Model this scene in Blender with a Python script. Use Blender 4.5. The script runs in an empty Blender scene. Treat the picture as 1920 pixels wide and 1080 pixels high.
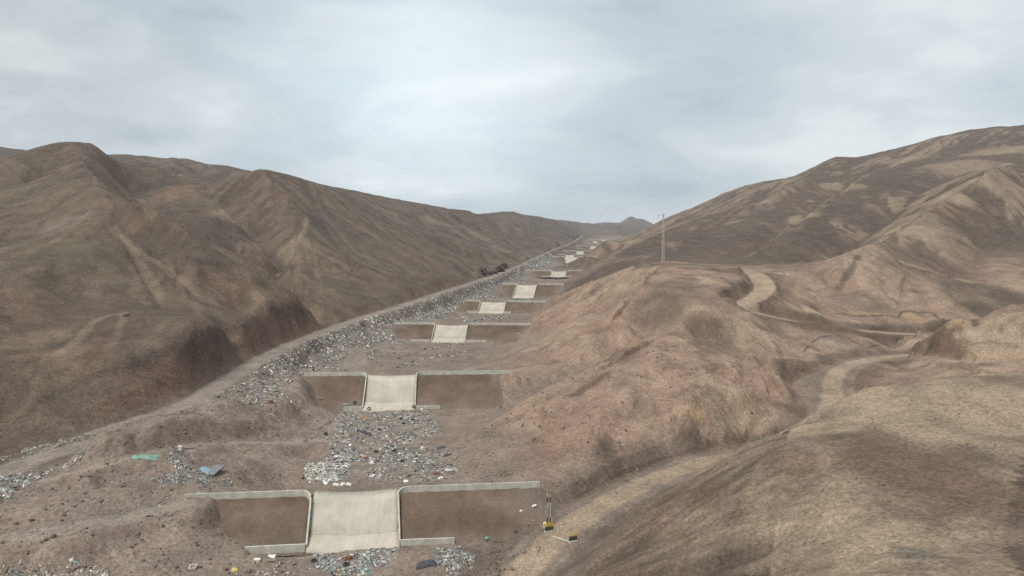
import bpy, bmesh, math, random
import numpy as np
from mathutils import Vector, Matrix
random.seed(7)
rng = np.random.default_rng(7)
S = bpy.context.scene
COL = S.collection

# ------------------------------------------------------------------ camera, sky, sun, exposure
F = 1280.0
PITCH = math.atan(70 / F)
cam = bpy.data.cameras.new("camera")
cam.lens = 24.0
cam.sensor_width = 36.0
cam.clip_start = 0.5
cam.clip_end = 40000
camo = bpy.data.objects.new("camera", cam)
COL.objects.link(camo)
camo.location = (0, 0, 0)
camo.rotation_euler = (math.pi / 2 - PITCH, 0, 0)
S.camera = camo
S.view_settings.view_transform = 'Standard'
S.view_settings.look = 'None'
S.view_settings.exposure = 0.50
S.view_settings.gamma = 1.0
S.cycles.use_denoising = False
S.cycles.max_bounces = 5
S.cycles.diffuse_bounces = 2
S.cycles.volume_bounces = 1
S.cycles.use_adaptive_sampling = False

SUN_EL, SUN_AZ = math.radians(58), math.radians(-140)   # azimuth measured from +Y towards +X
wd = bpy.data.worlds.new("World")
S.world = wd
wd.use_nodes = True
nt = wd.node_tree
N, LK = nt.nodes, nt.links
N.clear()


def nd(tree, kind, **kw):
    n = tree.nodes.new(kind)
    for k, v in kw.items():
        if k in n.inputs.keys():
            n.inputs[k].default_value = v
        else:
            setattr(n, k, v)
    return n


def ramp(tree, stops, interp='EASE'):
    r = tree.nodes.new('ShaderNodeValToRGB')
    r.color_ramp.interpolation = interp
    e = r.color_ramp.elements
    while len(e) < len(stops):
        e.new(0.5)
    for el, (p, c) in zip(e, stops):
        el.position = p
        el.color = (c[0], c[1], c[2], 1) if isinstance(c, (tuple, list)) else (c, c, c, 1)
    return r


sky = nd(nt, 'ShaderNodeTexSky', sky_type='NISHITA', sun_disc=False, sun_elevation=SUN_EL,
         sun_rotation=SUN_AZ, altitude=600, air_density=1.0, dust_density=2.5, ozone_density=1.0)
tc = nd(nt, 'ShaderNodeTexCoord')
sep = nd(nt, 'ShaderNodeSeparateXYZ')
LK.new(tc.outputs['Generated'], sep.inputs[0])
zc = nd(nt, 'ShaderNodeMath', operation='MAXIMUM')
LK.new(sep.outputs['Z'], zc.inputs[0]); zc.inputs[1].default_value = 0.0
za = nd(nt, 'ShaderNodeMath', operation='ADD')
LK.new(zc.outputs[0], za.inputs[0]); za.inputs[1].default_value = 0.34
dv = nd(nt, 'ShaderNodeVectorMath', operation='DIVIDE')
cz = nd(nt, 'ShaderNodeCombineXYZ')
for i in range(3):
    LK.new(za.outputs[0], cz.inputs[i])
LK.new(tc.outputs['Generated'], dv.inputs[0]); LK.new(cz.outputs[0], dv.inputs[1])
mp = nd(nt, 'ShaderNodeMapping')
mp.inputs['Location'].default_value = (0.35, 0.2, 0)
mp.inputs['Scale'].default_value = (1.5, 2.0, 0.0)
LK.new(dv.outputs[0], mp.inputs[0])
n1 = nd(nt, 'ShaderNodeTexNoise', Scale=0.8, Detail=5.0, Roughness=0.48, Distortion=0.25)
LK.new(mp.outputs[0], n1.inputs['Vector'])
n2 = nd(nt, 'ShaderNodeTexNoise', Scale=2.2, Detail=4.0, Roughness=0.55, Distortion=0.3)
LK.new(mp.outputs[0], n2.inputs['Vector'])
mx = nd(nt, 'ShaderNodeMix', data_type='FLOAT')
mx.inputs[0].default_value = 0.20
LK.new(n1.outputs[0], mx.inputs[2]); LK.new(n2.outputs[0], mx.inputs[3])
cl = ramp(nt, [(0.37, (4.15, 4.85, 5.2)), (0.455, (5.1, 5.8, 6.08)), (0.53, (6.0, 6.6, 6.8)), (0.63, (7.6, 8.0, 7.95))])
LK.new(mx.outputs[0], cl.inputs[0])
# brighter veil low over the valley mouth and one thin bright opening
mixs = nd(nt, 'ShaderNodeMix', data_type='RGBA')
mixs.inputs[0].default_value = 0.9
LK.new(sky.outputs[0], mixs.inputs[6]); LK.new(cl.outputs[0], mixs.inputs[7])
vm = nd(nt, 'ShaderNodeVectorMath', operation='DISTANCE')
LK.new(tc.outputs['Generated'], vm.inputs[0]); vm.inputs[1].default_value = (-0.12, 0.955, 0.225)
wob = nd(nt, 'ShaderNodeMath', operation='MULTIPLY_ADD')
LK.new(n2.outputs[0], wob.inputs[0]); wob.inputs[1].default_value = 0.30; LK.new(vm.outputs['Value'], wob.inputs[2])
br = nd(nt, 'ShaderNodeMapRange', interpolation_type='SMOOTHSTEP')
br.inputs[1].default_value = 0.16; br.inputs[2].default_value = 0.46
br.inputs[3].default_value = 1.32; br.inputs[4].default_value = 1.0
LK.new(wob.outputs[0], br.inputs[0])
ml = nd(nt, 'ShaderNodeVectorMath', operation='SCALE')
vm2 = nd(nt, 'ShaderNodeVectorMath', operation='DISTANCE')
LK.new(tc.outputs['Generated'], vm2.inputs[0]); vm2.inputs[1].default_value = (-0.60, 0.77, 0.21)
wob2 = nd(nt, 'ShaderNodeMath', operation='MULTIPLY_ADD')
LK.new(n2.outputs[0], wob2.inputs[0]); wob2.inputs[1].default_value = 0.35; LK.new(vm2.outputs['Value'], wob2.inputs[2])
dk = nd(nt, 'ShaderNodeMapRange', interpolation_type='SMOOTHSTEP')
dk.inputs[1].default_value = 0.16; dk.inputs[2].default_value = 0.50
dk.inputs[3].default_value = 0.80; dk.inputs[4].default_value = 1.0
LK.new(wob2.outputs[0], dk.inputs[0])
bd = nd(nt, 'ShaderNodeMath', operation='MULTIPLY')
LK.new(br.outputs[0], bd.inputs[0]); LK.new(dk.outputs[0], bd.inputs[1])
LK.new(mixs.outputs[2], ml.inputs[0]); LK.new(bd.outputs[0], ml.inputs[3])
bg = nd(nt, 'ShaderNodeBackground', Strength=0.082)
LK.new(ml.outputs[0], bg.inputs[0])
wo = nd(nt, 'ShaderNodeOutputWorld')
LK.new(bg.outputs[0], wo.inputs[0])

sl = bpy.data.lights.new("sun", 'SUN')
sl.energy = 2.5
sl.angle = math.radians(22)
sl.color = (1.0, 0.945, 0.87)
so = bpy.data.objects.new("sun", sl)
COL.objects.link(so)
sd = Vector((math.sin(SUN_AZ) * math.cos(SUN_EL), math.cos(SUN_AZ) * math.cos(SUN_EL), math.sin(SUN_EL)))
so.rotation_euler = sd.to_track_quat('Z', 'Y').to_euler()
so.location = (0, 0, 300)

# ------------------------------------------------------------------ survey helpers
SP, CP = math.sin(PITCH), math.cos(PITCH)


def ray(u, v):
    cx, cy = (u - 960) / F, (540 - v) / F
    return np.array((cx, CP + cy * SP, -SP + cy * CP))


def PY(u, v, Y):
    d = ray(u, v)
    return d * (Y / d[1])


def PZ(u, v, z):
    d = ray(u, v)
    return d * (z / d[2])


def floor_z(Y):
    return -45.6 + 0.046 * (Y - 104)


def PF(u, v, h):
    """point seen at (u, v) standing h metres above the channel floor profile"""
    d = ray(u, v)
    # d*s : z = -45.6 + .046*(Y-104) + h
    s = (-45.6 - 0.046 * 104 + h) / (d[2] - 0.046 * d[1])
    return d * s


CYK = [(-200, 0), (40, -18), (104, -24.4), (183, -33), (276, -26), (365, -11.4), (437, 7.5), (596, 40), (778, 67), (967, 98), (1230, 146), (1800, 225), (2600, 300)]


def chan_x(Y):
    return np.interp(Y, [c[0] for c in CYK], [c[1] for c in CYK])


OY = 60.0            # terrain fan starts this far behind the camera
PTS = []


def A(*pts):
    for p in pts:
        PTS.append(PY(*p))


def L(*pts, n=2):
    """ridge / gully / foot line with extra points between"""
    q = [PY(*p) for p in pts]
    for a_, b_ in zip(q[:-1], q[1:]):
        for k in range(n):
            PTS.append(a_ + (b_ - a_) * k / n)
    PTS.append(q[-1])


def LW(*q, n=2):
    q = [np.array(p, float) for p in q]
    for a_, b_ in zip(q[:-1], q[1:]):
        for k in range(n):
            PTS.append(a_ + (b_ - a_) * k / n)
    PTS.append(q[-1])


# --- channel floor
for Y in [60, 80, 100, 125, 140, 160, 180, 205, 225, 245, 270, 300, 330, 360, 390, 420, 450, 490, 530, 570, 620, 680, 740, 810, 880, 960, 1080, 1200, 1400, 1600, 1800]:
    w = 15 if Y < 150 else 18
    if Y > 800:
        w = 30
    for k in (-1, 0, 1):
        PTS.append(np.array((chan_x(Y) + k * w, Y, floor_z(Y) + (0 if k == 0 else 0.6))))
# --- left road (8 m above the floor) and its cut bank
ROAD_L = [PF(u, v, 8) for (u, v) in [(-160, 1000), (-60, 925), (0, 890), (90, 852), (175, 818), (300, 776), (360, 755), (420, 717), (480, 680), (540, 649), (600, 625), (675, 598), (750, 575), (825, 550), (900, 526)]] + [np.array((chan_x(Y_) - 37, Y_, floor_z(Y_) + h_)) for (Y_, h_) in ((560, 8), (620, 8), (700, 8), (800, 8), (900, 8), (1000, 8), (1150, 8), (1300, 8), (1500, 8), (1700, 8))]
LW(*ROAD_L, n=2)
LW(*[p + np.array((-3.2, 0.6, 0.3)) for p in ROAD_L[:15]], n=1)
for Y in (680, 760, 850, 960, 1080, 1200, 1350, 1500, 1650):
    PTS.append(np.array((chan_x(Y) + 42, Y, floor_z(Y) + 2.0)))
CLIFF = [(-120, 850, 117.3), (0, 807, 130.8), (67, 763, 134.8), (123, 730, 142.1), (187, 700, 148.8), (250, 677, 155.6), (310, 655, 164.6), (353, 650, 171.4), (400, 646, 182.7), (440, 642, 193.9)]
L(*CLIFF, n=2)
L((470, 625, 209.7), (483, 600, 221), (533, 581, 241.3), (567, 584, 255.9), (615, 608, 275.1), n=2)
L((700, 560, 327), (780, 533, 389), (850, 515, 456.6), (900, 503, 507.4), n=1)
# --- hill L1
A((130, 268, 374), (178, 271, 385), (60, 284, 357.5), (0, 312, 330), (-100, 345, 308), (-250, 400, 275), (240, 312, 412.5))
L((150, 300, 352), (170, 330, 319), (182, 358, 288.2), (225, 382, 275), (267, 402, 264), (333, 442, 254.1), (400, 484, 248.6), (467, 521, 246.4), (533, 554, 250.8), (588, 590, 260.7), n=2)
A((0, 500, 209), (100, 500, 211.2), (100, 600, 176), (0, 700, 143), (0, 600, 170.5), (200, 570, 198), (300, 560, 209), (400, 600, 201.3), (300, 620, 176), (200, 640, 167.2), (0, 400, 269.5), (80, 400, 272.8), (100, 330, 327.8), (40, 340, 321.2), (-150, 600, 165), (-200, 480, 209), (250, 470, 236.5), (330, 510, 225.5), (130, 440, 244.2), (450, 585, 225.5))
# gully between L1 and M
LW(PY(235, 337, 379.5), PY(290, 407, 305.8), PY(367, 458, 290.4), PY(450, 507, 284.9), PY(510, 546, 287.1), PY(570, 588, 288.2), n=2)
# M ridge
L((225, 300, 484), (250, 306, 467.5), (300, 323, 429), (363, 357, 398.2), (413, 392, 379.5), (467, 432, 360.8), (497, 462, 343.2), (520, 505, 321.2), n=2)
# gully M / L2
L((360, 340, 484), (400, 370, 451), (457, 415, 402.6), (500, 465, 363), (520, 508, 330), n=2)
# L2
A((490, 322, 473), (440, 333, 489.5), (530, 327, 479.6), (567, 338, 484), (610, 354, 506))
L((510, 345, 456.5), (545, 380, 431.2), (573, 413, 409.2), (558, 447, 376.2), (548, 500, 325.6), (545, 540, 294.8), n=1)
A((595, 560, 292.6), (650, 500, 363), (620, 450, 404.8), (700, 450, 440), (700, 520, 357.5), (750, 533, 363), (800, 490, 456.5), (800, 520, 404.8), (850, 500, 473), (660, 550, 319), (600, 400, 445.5), (680, 410, 484))
L((650, 375, 525.8), (700, 402, 544.5), (760, 433, 563.2), (820, 460, 588.5), (880, 481, 610.5), (935, 495, 621.5), n=1)
# behind: L3 gully and L3, L4, L5, far
L((720, 395, 600), (800, 436, 610), (880, 466, 630), (940, 486, 640), n=1)
A((230, 290, 900), (290, 290, 850), (340, 298, 800), (400, 317, 760), (460, 324, 740), (540, 335, 800), (0, 276, 900), (40, 288, 880), (330, 320, 640), (390, 330, 600), (-200, 270, 900), (100, 300, 800))
A((620, 370, 650), (680, 380, 690), (740, 392, 720), (800, 389, 810), (850, 399, 860), (700, 420, 650), (790, 420, 690), (860, 440, 720), (930, 463, 760), (975, 474, 790), (770, 400, 720), (830, 410, 790), (900, 430, 860), (960, 452, 900), (1000, 464, 900))
A((885, 395, 1000), (935, 402, 1100), (960, 402, 1400), (985, 401, 1450), (1010, 405, 1500), (1040, 413, 1600), (1080, 432, 1750), (1000, 430, 1250), (940, 428, 1050), (1130, 441, 1950), (1165, 440, 2000))
A((1120, 420, 3300), (1140, 417, 3400), (1160, 419, 3500), (1172, 412, 3600), (1185, 406, 3600), (1197, 413, 3600), (1206, 411, 3550), (1232, 423, 3500), (1180, 430, 2600), (1040, 424, 3500), (1080, 424, 3500), (1020, 412, 2350), (1045, 412, 2400), (1080, 417, 2400), (1110, 419, 2450), (1140, 423, 2500), (1180, 429, 2550), (1215, 432, 2600), (1060, 432, 2080), (1120, 435, 2150), (1100, 432, 2900), (1160, 432, 2950), (900, 415, 3500), (700, 410, 3500), (400, 390, 3000), (0, 360, 3000), (-300, 350, 3000), (1300, 420, 3500), (1500, 420, 3500), (1800, 400, 3500), (2200, 380, 3500))
A((0, 330, 430), (60, 312, 430), (130, 302, 430), (-100, 365, 400), (180, 312, 450), (-250, 420, 400), (230, 345, 520))
A((300, 335, 1400), (500, 385, 1300), (700, 405, 1400), (800, 412, 1500), (600, 390, 1800), (900, 436, 2200), (700, 430, 2200), (500, 410, 2200), (300, 370, 2000), (1000, 430, 2000), (960, 425, 1750), (1050, 430, 1950), (100, 320, 1500), (0, 320, 1800), (600, 380, 1050), (700, 400, 1050), (800, 405, 1150), (450, 350, 1050))
for q_ in (-1.3, -0.8, -0.4, 0, 0.4, 0.8, 1.3):
    for Y_ in (4600, 6500, 9000):
        PTS.append(np.array((q_ * Y_, Y_, 60.0)))
# --- right mountain
A((1240, 419, 1080), (1265, 404, 1050), (1300, 388, 1000), (1360, 363, 950), (1420, 341, 930), (1490, 331, 920), (1530, 312, 905), (1560, 297, 895), (1605, 295, 885), (1660, 284, 860), (1700, 276, 850), (1740, 264, 840), (1790, 250, 825), (1840, 241, 815), (1880, 240, 805), (1925, 237, 800), (2050, 228, 780), (2300, 225, 700), (2300, 420, 400), (2100, 380, 470))
for (u, v, Y) in [(1300, 388, 1000), (1490, 331, 920), (1660, 284, 860), (1840, 241, 815), (2050, 228, 780)]:
    p = PY(u, v, Y); PTS.append(np.array((p[0] * 1.25, Y * 1.35, p[2] * 0.75)))
L((1890, 322, 480), (1852, 333, 450), (1800, 371, 425), (1725, 416, 395), (1669, 453, 363), (1612, 480, 333), (1556, 528, 308), (1500, 562, 292), n=2)
A((1750, 480, 345), (1850, 430, 385), (1920, 345, 470), (1800, 540, 300), (1900, 530, 305), (1920, 430, 390), (1650, 570, 280), (1700, 540, 300), (1600, 560, 283), (2050, 480, 330), (2050, 600, 250))
L((1790, 320, 590), (1717, 356, 515), (1684, 393, 468), (1624, 427, 432), (1600, 462, 400), (1560, 485, 375), n=2)
A((1500, 492, 380), (1400, 497, 370), (1450, 494, 375), (1340, 495, 360))
L((1640, 330, 650), (1575, 371, 560), (1526, 402, 508), (1480, 432, 465), (1420, 472, 422), n=2)
L((1580, 345, 690), (1560, 363, 640), (1500, 410, 550), (1462, 442, 498), (1402, 480, 438), n=2)
L((1519, 345, 720), (1440, 378, 670), (1350, 413, 610), (1275, 452, 545), (1230, 475, 500), n=2)
A((1700, 300, 760), (1800, 290, 700), (1900, 285, 640), (1600, 325, 760), (1400, 365, 850), (1330, 395, 850), (1390, 420, 560))
# R2 dark ridge toward the channel and what lies behind it
L((1040, 547, 465), (1080, 522, 478), (1120, 497, 498), (1165, 472, 528), (1205, 450, 580), (1260, 425, 680), n=2)
A((1200, 490, 455), (1150, 505, 430), (1090, 535, 415), (1240, 470, 480))
LW(PY(1090, 512, 560), PY(1150, 487, 610), PY(1205, 466, 660), PY(1250, 447, 760), n=1)
L((1100, 482, 655), (1135, 468, 690), (1165, 457, 725), (1230, 438, 830), n=1)
L((1120, 474, 820), (1180, 455, 900), n=1)
A((1165, 452, 1050), (1200, 437, 1200), (1170, 444, 1400), (1250, 420, 1400), (1220, 432, 2000))
# --- plateau with the pylon, near spur
A((1243, 491, 301), (1290, 493, 305), (1340, 498, 310), (1200, 500, 330), (1245, 501, 284), (1300, 501, 288), (1360, 504, 288))
ROAD_T = [(1225, 499, 292), (1300, 500, 289), (1360, 503, 288), (1400, 506, 287), (1422, 519, 278), (1434, 540, 262), (1415, 560, 248), (1392, 573, 241), (1425, 588, 236), (1500, 604, 234), (1600, 618, 238), (1700, 626, 246), (1790, 629, 256)]
L(*ROAD_T, n=2)
L((1180, 519, 288), (1100, 545, 308), (1050, 564, 330), (1005, 590, 337), n=2)
A((1100, 620, 229), (1000, 680, 209), (1160, 560, 258), (1250, 542, 252), (1300, 540, 252), (1340, 520, 266), (1380, 535, 255), (1200, 600, 234), (1350, 558, 240), (1290, 565, 236), (1050, 620, 259), (1100, 580, 275))
A((1480, 520, 285), (1450, 560, 250), (1550, 590, 258), (1700, 612, 258), (1780, 612, 262), (1620, 600, 258), (1850, 600, 275))
L((1369, 584, 226), (1318, 591, 212), (1246, 632, 193), (1185, 668, 179), (1139, 694, 170), (1078, 729, 161), (1020, 770, 151), n=2)
LW(PY(1290, 600, 226), PY(1240, 630, 221), PY(1185, 662, 211), PY(1110, 694, 203), PY(1040, 724, 194), PY(985, 745, 184), n=2)
A((1250, 700, 164), (1350, 680, 174), (1340, 630, 200), (1100, 800, 139), (1000, 860, 130), (1300, 770, 149), (1400, 790, 156), (1250, 830, 140), (1100, 930, 115), (1160, 890, 122.5), (1420, 620, 210), (1440, 690, 181), (1480, 745, 166), (1420, 740, 163), (1515, 725, 173), (1512, 692, 187), (1200, 760, 150), (1400, 740, 160), (1030, 900, 119.5), (1320, 815, 147))
# side road with gates
ROAD_R = [(880, 1180, 84), (950, 1100, 93), (1000, 1050, 99), (1048, 1003, 104.5), (1110, 960, 112), (1200, 910, 123), (1280, 880, 131), (1345, 860, 137), (1440, 845, 140), (1530, 803, 149), (1558, 765, 161), (1562, 715, 178), (1585, 688, 190), (1640, 673, 201), (1700, 667, 207)]
L(*ROAD_R, n=2)
TRACK_R = [(1700, 667, 207), (1760, 671, 192), (1800, 680, 176), (1840, 689, 166), (1900, 701, 158), (1990, 714, 152)]
L(*TRACK_R, n=1)
A((1480, 655, 204), (1500, 613, 226), (1600, 627, 229), (1460, 606, 226), (1410, 593, 227), (1550, 621, 227), (1540, 640, 215), (1620, 640, 222), (1700, 645, 230), (1640, 720, 172), (1700, 690, 190), (1620, 750, 160), (1450, 620, 222))
# foreground hill
L((1400, 850, 118), (1440, 828, 110), (1480, 806, 106), (1560, 771, 106), (1640, 736, 109), (1720, 714, 112), (1820, 706, 112), (1920, 698, 114), (2100, 690, 112), n=2)
L((1150, 1000, 100), (1260, 930, 100), (1370, 878, 97), (1490, 839, 88), (1600, 826, 85), (1760, 846, 79), (1860, 905, 70), (1940, 980, 60), n=2)
A((1500, 950, 72), (1700, 1000, 60), (1300, 1000, 80), (1200, 1060, 79), (1400, 1080, 64), (1600, 1080, 55), (1920, 1080, 48), (1900, 800, 92), (1080, 1050, 95), (1120, 1012, 101), (1180, 968, 111), (1290, 905, 122), (1370, 865, 130), (1650, 780, 96), (1780, 760, 98), (1560, 805, 96), (1800, 1200, 42), (2200, 900, 70), (1400, 1250, 44), (1000, 1200, 72))
for p in [(66, 138, -37.5), (84, 138, -37), (104, 145, -36), (128, 152, -34), (150, 160, -33), (57, 128, -36)]:
    PTS.append(np.array(p, float))
# hill Q on the right
L((1735, 652, 203), (1752, 643, 199), (1790, 629, 193), (1860, 606, 191), (1920, 584, 190), (2020, 560, 188), (2200, 520, 186), n=2)
A((1800, 672, 179), (1900, 680, 170), (1850, 676, 174), (1760, 666, 192), (1850, 640, 184), (1920, 630, 183))
for p in [(140, 216, -28), (160, 216, -26), (135, 230, -30), (162, 236, -29)]:
    PTS.append(np.array(p, float))
# --- right foot of the hills
for (u, v, Y) in [(960, 990, 108.5), (985, 950, 112), (1000, 922, 115.5), (1014, 900, 119), (1030, 940, 113), (935, 850, 138), (916, 780, 170), (950, 702, 194), (975, 640, 272), (1010, 578, 385)]:
    PTS.append(PY(u, v, Y))
# --- left spoil slopes below the road
A((0, 1012, 93), (170, 985, 97.5), (345, 945, 106), (100, 1080, 90), (200, 1060, 92), (400, 1000, 102.5), (450, 1060, 97), (480, 1037, 101.5), (430, 985, 106.5), (560, 1045, 101), (500, 1000, 106.5), (250, 1030, 94.5), (0, 1100, 88))
for (u, v, z) in [(0, 940, -38.3), (0, 970, -39), (100, 912, -38), (60, 985, -39.6), (180, 945, -39), (200, 900, -38), (90, 890, -37.6), (150, 850, -36.9), (195, 816, -33.5), (240, 808, -33.3), (300, 795, -33.1), (350, 782, -33.3), (300, 830, -34.5), (240, 835, -34.3), (170, 878, -36.5), (270, 851, -36), (330, 840, -36.8), (400, 832, -37.8), (520, 829, -40), (640, 826, -42), (450, 800, -36.5), (420, 760, -33.4), (550, 760, -37.5), (560, 720, -35.5), (620, 790, -40), (560, 860, -41), (450, 870, -39.6), (350, 880, -38.2), (300, 915, -38.9), (590, 700, -36), (640, 680, -38.5), (500, 745, -35.5), (600, 820, -40.2), (580, 890, -42.3)]:
    PTS.append(PZ(u, v, z))
for Y in range(208, 640, 24):
    PTS.append(np.array((chan_x(Y) - 24, Y, floor_z(Y) + 1.2)))
# --- around and behind the drone
for p in [(0, 0, -46), (0, 40, -46), (-24, 60, -47), (-60, 60, -41), (-100, 70, -33), (-80, 30, -36), (-150, 60, -8), (-160, 0, -8), (40, 20, -34), (70, 20, -24), (100, 30, -14), (40, -30, -40), (-30, -40, -48), (100, -40, -20), (-120, -40, -25), (160, 60, -10)]:
    PTS.append(np.array(p, float))

# ------------------------------------------------------------------ terrain grid
P = np.array(PTS)
ca = P[:, 0] / (P[:, 1] + OY)
cb = np.log(P[:, 1] + OY)
ct = P[:, 2] / (P[:, 1] + OY)
key = np.round(np.stack([ca, cb], 1), 3)
_, ui = np.unique(key, axis=0, return_index=True)
ca, cb, ct = ca[ui], cb[ui], ct[ui]
EPS = 0.012
K = np.sqrt((ca[:, None] - ca) ** 2 + (cb[:, None] - cb) ** 2 + EPS ** 2)
n = len(ca)
Mx = np.zeros((n + 3, n + 3))
Mx[:n, :n] = K - 0.00002 * np.eye(n)
Mx[:n, n] = 1; Mx[:n, n + 1] = ca; Mx[:n, n + 2] = cb
Mx[n:, :n] = Mx[:n, n:].T
W_ = np.linalg.solve(Mx, np.concatenate([ct, np.zeros(3)]))
RES = Mx[:n] @ W_ - ct
print('residual', np.abs(RES).max())
print("control points", n)


def base_t(a, b):
    out = np.empty(a.size, np.float32)
    a = a.ravel().astype(np.float32); b = b.ravel().astype(np.float32)
    c1, c2, w = ca.astype(np.float32), cb.astype(np.float32), W_[:n].astype(np.float32)
    for i in range(0, a.size, 16384):
        s = slice(i, i + 16384)
        d = (a[s, None] - c1) ** 2
        d += (b[s, None] - c2) ** 2
        d += np.float32(EPS ** 2)
        np.sqrt(d, out=d)
        out[s] = d @ w
    out += (W_[n] + W_[n + 1] * a + W_[n + 2] * b).astype(np.float32)
    return out


def spaced(*segs):
    o = []
    for (x0, x1, k) in segs:
        o.append(np.linspace(x0, x1, k, endpoint=False))
    o.append([segs[-1][1]])
    return np.concatenate(o)


QL = 1.0
cols = spaced((-1.25, -0.72, int(60 * QL)), (-0.72, 0.72, int(980 * QL)), (0.72, 1.25, int(60 * QL)))
rows = spaced((math.log(16), math.log(105), int(60 * QL)), (math.log(105), math.log(330), int(480 * QL)), (math.log(330), math.log(900), int(330 * QL)), (math.log(900), math.log(2400), int(130 * QL)), (math.log(2400), math.log(6200), int(45 * QL)))
NR, NC = len(rows), len(cols)
GA, GB = np.meshgrid(cols, rows)
YP = np.exp(GB)
X = GA * YP
Y = YP - OY
Z = (base_t(GA, GB).reshape(NR, NC) * YP).astype(np.float64)
far_fade = np.clip((YP - 3800) / 2300, 0, 1)
Z = Z * (1 - far_fade) + 60 * far_fade


def _h(ix, iy, s):
    k = (ix.astype(np.int64) * 374761393 + iy.astype(np.int64) * 668265263 + s * 1442695041) & 0xffffffff
    k = ((k ^ (k >> 13)) * 1274126177) & 0xffffffff
    return ((k ^ (k >> 16)) & 0xffff) / 65535.0


def noise(x, y, s=0):
    ix, iy = np.floor(x), np.floor(y)
    fx, fy = x - ix, y - iy
    r = 0
    ux, uy = fx * fx * fx * (fx * (fx * 6 - 15) + 10), fy * fy * fy * (fy * (fy * 6 - 15) + 10)
    out = []
    for dx in (0, 1):
        for dy in (0, 1):
            an = _h(ix + dx, iy + dy, s) * 6.2832
            out.append(np.cos(an) * (fx - dx) + np.sin(an) * (fy - dy))
    a0 = out[0] + (out[1] - out[0]) * uy
    a1 = out[2] + (out[3] - out[2]) * uy
    return (a0 + (a1 - a0) * ux) * 1.5


def fbm(x, y, o=4, s=0, g=0.5):
    r, am, f, t = 0, 1, 1, 0
    for i in range(o):
        r = r + am * noise(x * f + 17.3 * i, y * f - 9.1 * i, s + i)
        t += am; am *= g; f *= 2.03
    return r / t


def grad(Zg):
    zi = np.gradient(Zg, axis=0); zj = np.gradient(Zg, axis=1)
    yi = np.gradient(YP, axis=0)
    xi = np.gradient(X, axis=0); xj = np.gradient(X, axis=1)
    gx = zj / xj
    gy = (zi - gx * xi) / yi
    return gx, gy


def polydist(poly):
    """distance to a polyline in plan, and height along it"""
    D = np.full(X.shape, 1e9); H = np.zeros(X.shape); SN = np.zeros(X.shape)
    q = np.array(poly)
    for a_, b_ in zip(q[:-1], q[1:]):
        d = b_ - a_
        l2 = d[0] ** 2 + d[1] ** 2
        m = (np.abs(Y - (a_[1] + b_[1]) / 2) < abs(d[1]) / 2 + 40) & (np.abs(X - (a_[0] + b_[0]) / 2) < abs(d[0]) / 2 + 40)
        if not m.any():
            continue
        t = np.clip(((X[m] - a_[0]) * d[0] + (Y[m] - a_[1]) * d[1]) / l2, 0, 1)
        dx = X[m] - a_[0] - t * d[0]; dy = Y[m] - a_[1] - t * d[1]
        dist = np.hypot(dx, dy)
        better = dist < D[m]
        idx = np.where(m)
        ii = (idx[0][better], idx[1][better])
        D[ii] = dist[better]; H[ii] = (a_[2] + t * d[2])[better]
        SN[ii] = ((d[0] * dy - d[1] * dx) / math.sqrt(l2))[better]
    return D, H, SN


def smooth_poly(q, k=6):
    """Catmull-Rom"""
    q = [np.array(p, float) for p in q]
    q = [2 * q[0] - q[1]] + q + [2 * q[-1] - q[-2]]
    o = []
    for i in range(1, len(q) - 2):
        p0, p1, p2, p3 = q[i - 1], q[i], q[i + 1], q[i + 2]
        for j in range(k):
            t = j / k
            o.append(0.5 * (2 * p1 + (p2 - p0) * t + (2 * p0 - 5 * p1 + 4 * p2 - p3) * t * t + (3 * p1 - p0 - 3 * p2 + p3) * t ** 3))
    o.append(q[-2])
    return o


def sst(x, a, b):
    t = np.clip((x - a) / (b - a), 0, 1)
    return t * t * (3 - 2 * t)


roadL = smooth_poly(ROAD_L)
roadT = smooth_poly([PY(*p) for p in ROAD_T])
roadR = smooth_poly([PY(*p) for p in ROAD_R])
trackR = smooth_poly([PY(*p) for p in TRACK_R])
benchL = smooth_poly([PY(*p) for p in [(-120, 1035, 89), (0, 1012, 93), (170, 985, 97.5), (345, 947, 106)]])
trackL = smooth_poly([PZ(*p) for p in [(90, 900, -37.8), (170, 878, -36.5), (270, 851, -36), (330, 840, -36.8), (400, 832, -37.8), (520, 829, -40), (640, 826, -42)]])
RW = {}
WOB = 0.6 * noise(X / 5, Y / 5, 77)
ROADMASK = {}
for nm, pl, hw, sh in [('left', roadL, 3.1, 5.0), ('top', roadT, 3.6, 4.0), ('side', roadR, 3.8, 3.0), ('spur', trackR, 2.0, 2.5), ('bench', benchL, 1.9, 4.5), ('ramp', trackL, 1.2, 4.0)]:
    D, H, SN = polydist(pl)
    if nm == 'side':   # wider, dusty yard where the road turns
        yard = np.exp(-((X - 73) ** 2 + (Y - 178) ** 2) / 130.0)
        hwv = hw + 5.0 * yard; sh = 4.5 + 7.0 * yard
    else:
        hwv = hw * (1 + 0.0 * X)
    if nm == 'left':
        hwv = hw * (1 - 0.35 * sst(Y, 480, 700))
    k = 1 - sst(D, hwv, hwv + sh)
    Z = Z * (1 - k) + H * k
    RW[nm] = (D, SN, hwv)
    ROADMASK[nm] = 1 - sst(D + WOB, hwv - 0.5, hwv + 0.9)
road_any = np.maximum.reduce(list(ROADMASK.values()))
road_flat = np.clip(sum(1 - sst(RW[k][0], RW[k][2], RW[k][2] + 2.5) for k in RW), 0, 1)



def carve(pts, w, dep, raw=False):
    global Z
    D, H, SN = polydist(smooth_poly([PY(*p) for p in pts], 4))
    wv = 1.7 * w * (1 + 0.35 * noise(X / 30, Y / 30, 201))
    Z = Z - dep * np.exp(-np.abs(D / wv) ** 1.6) * (1 - road_flat)


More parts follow.
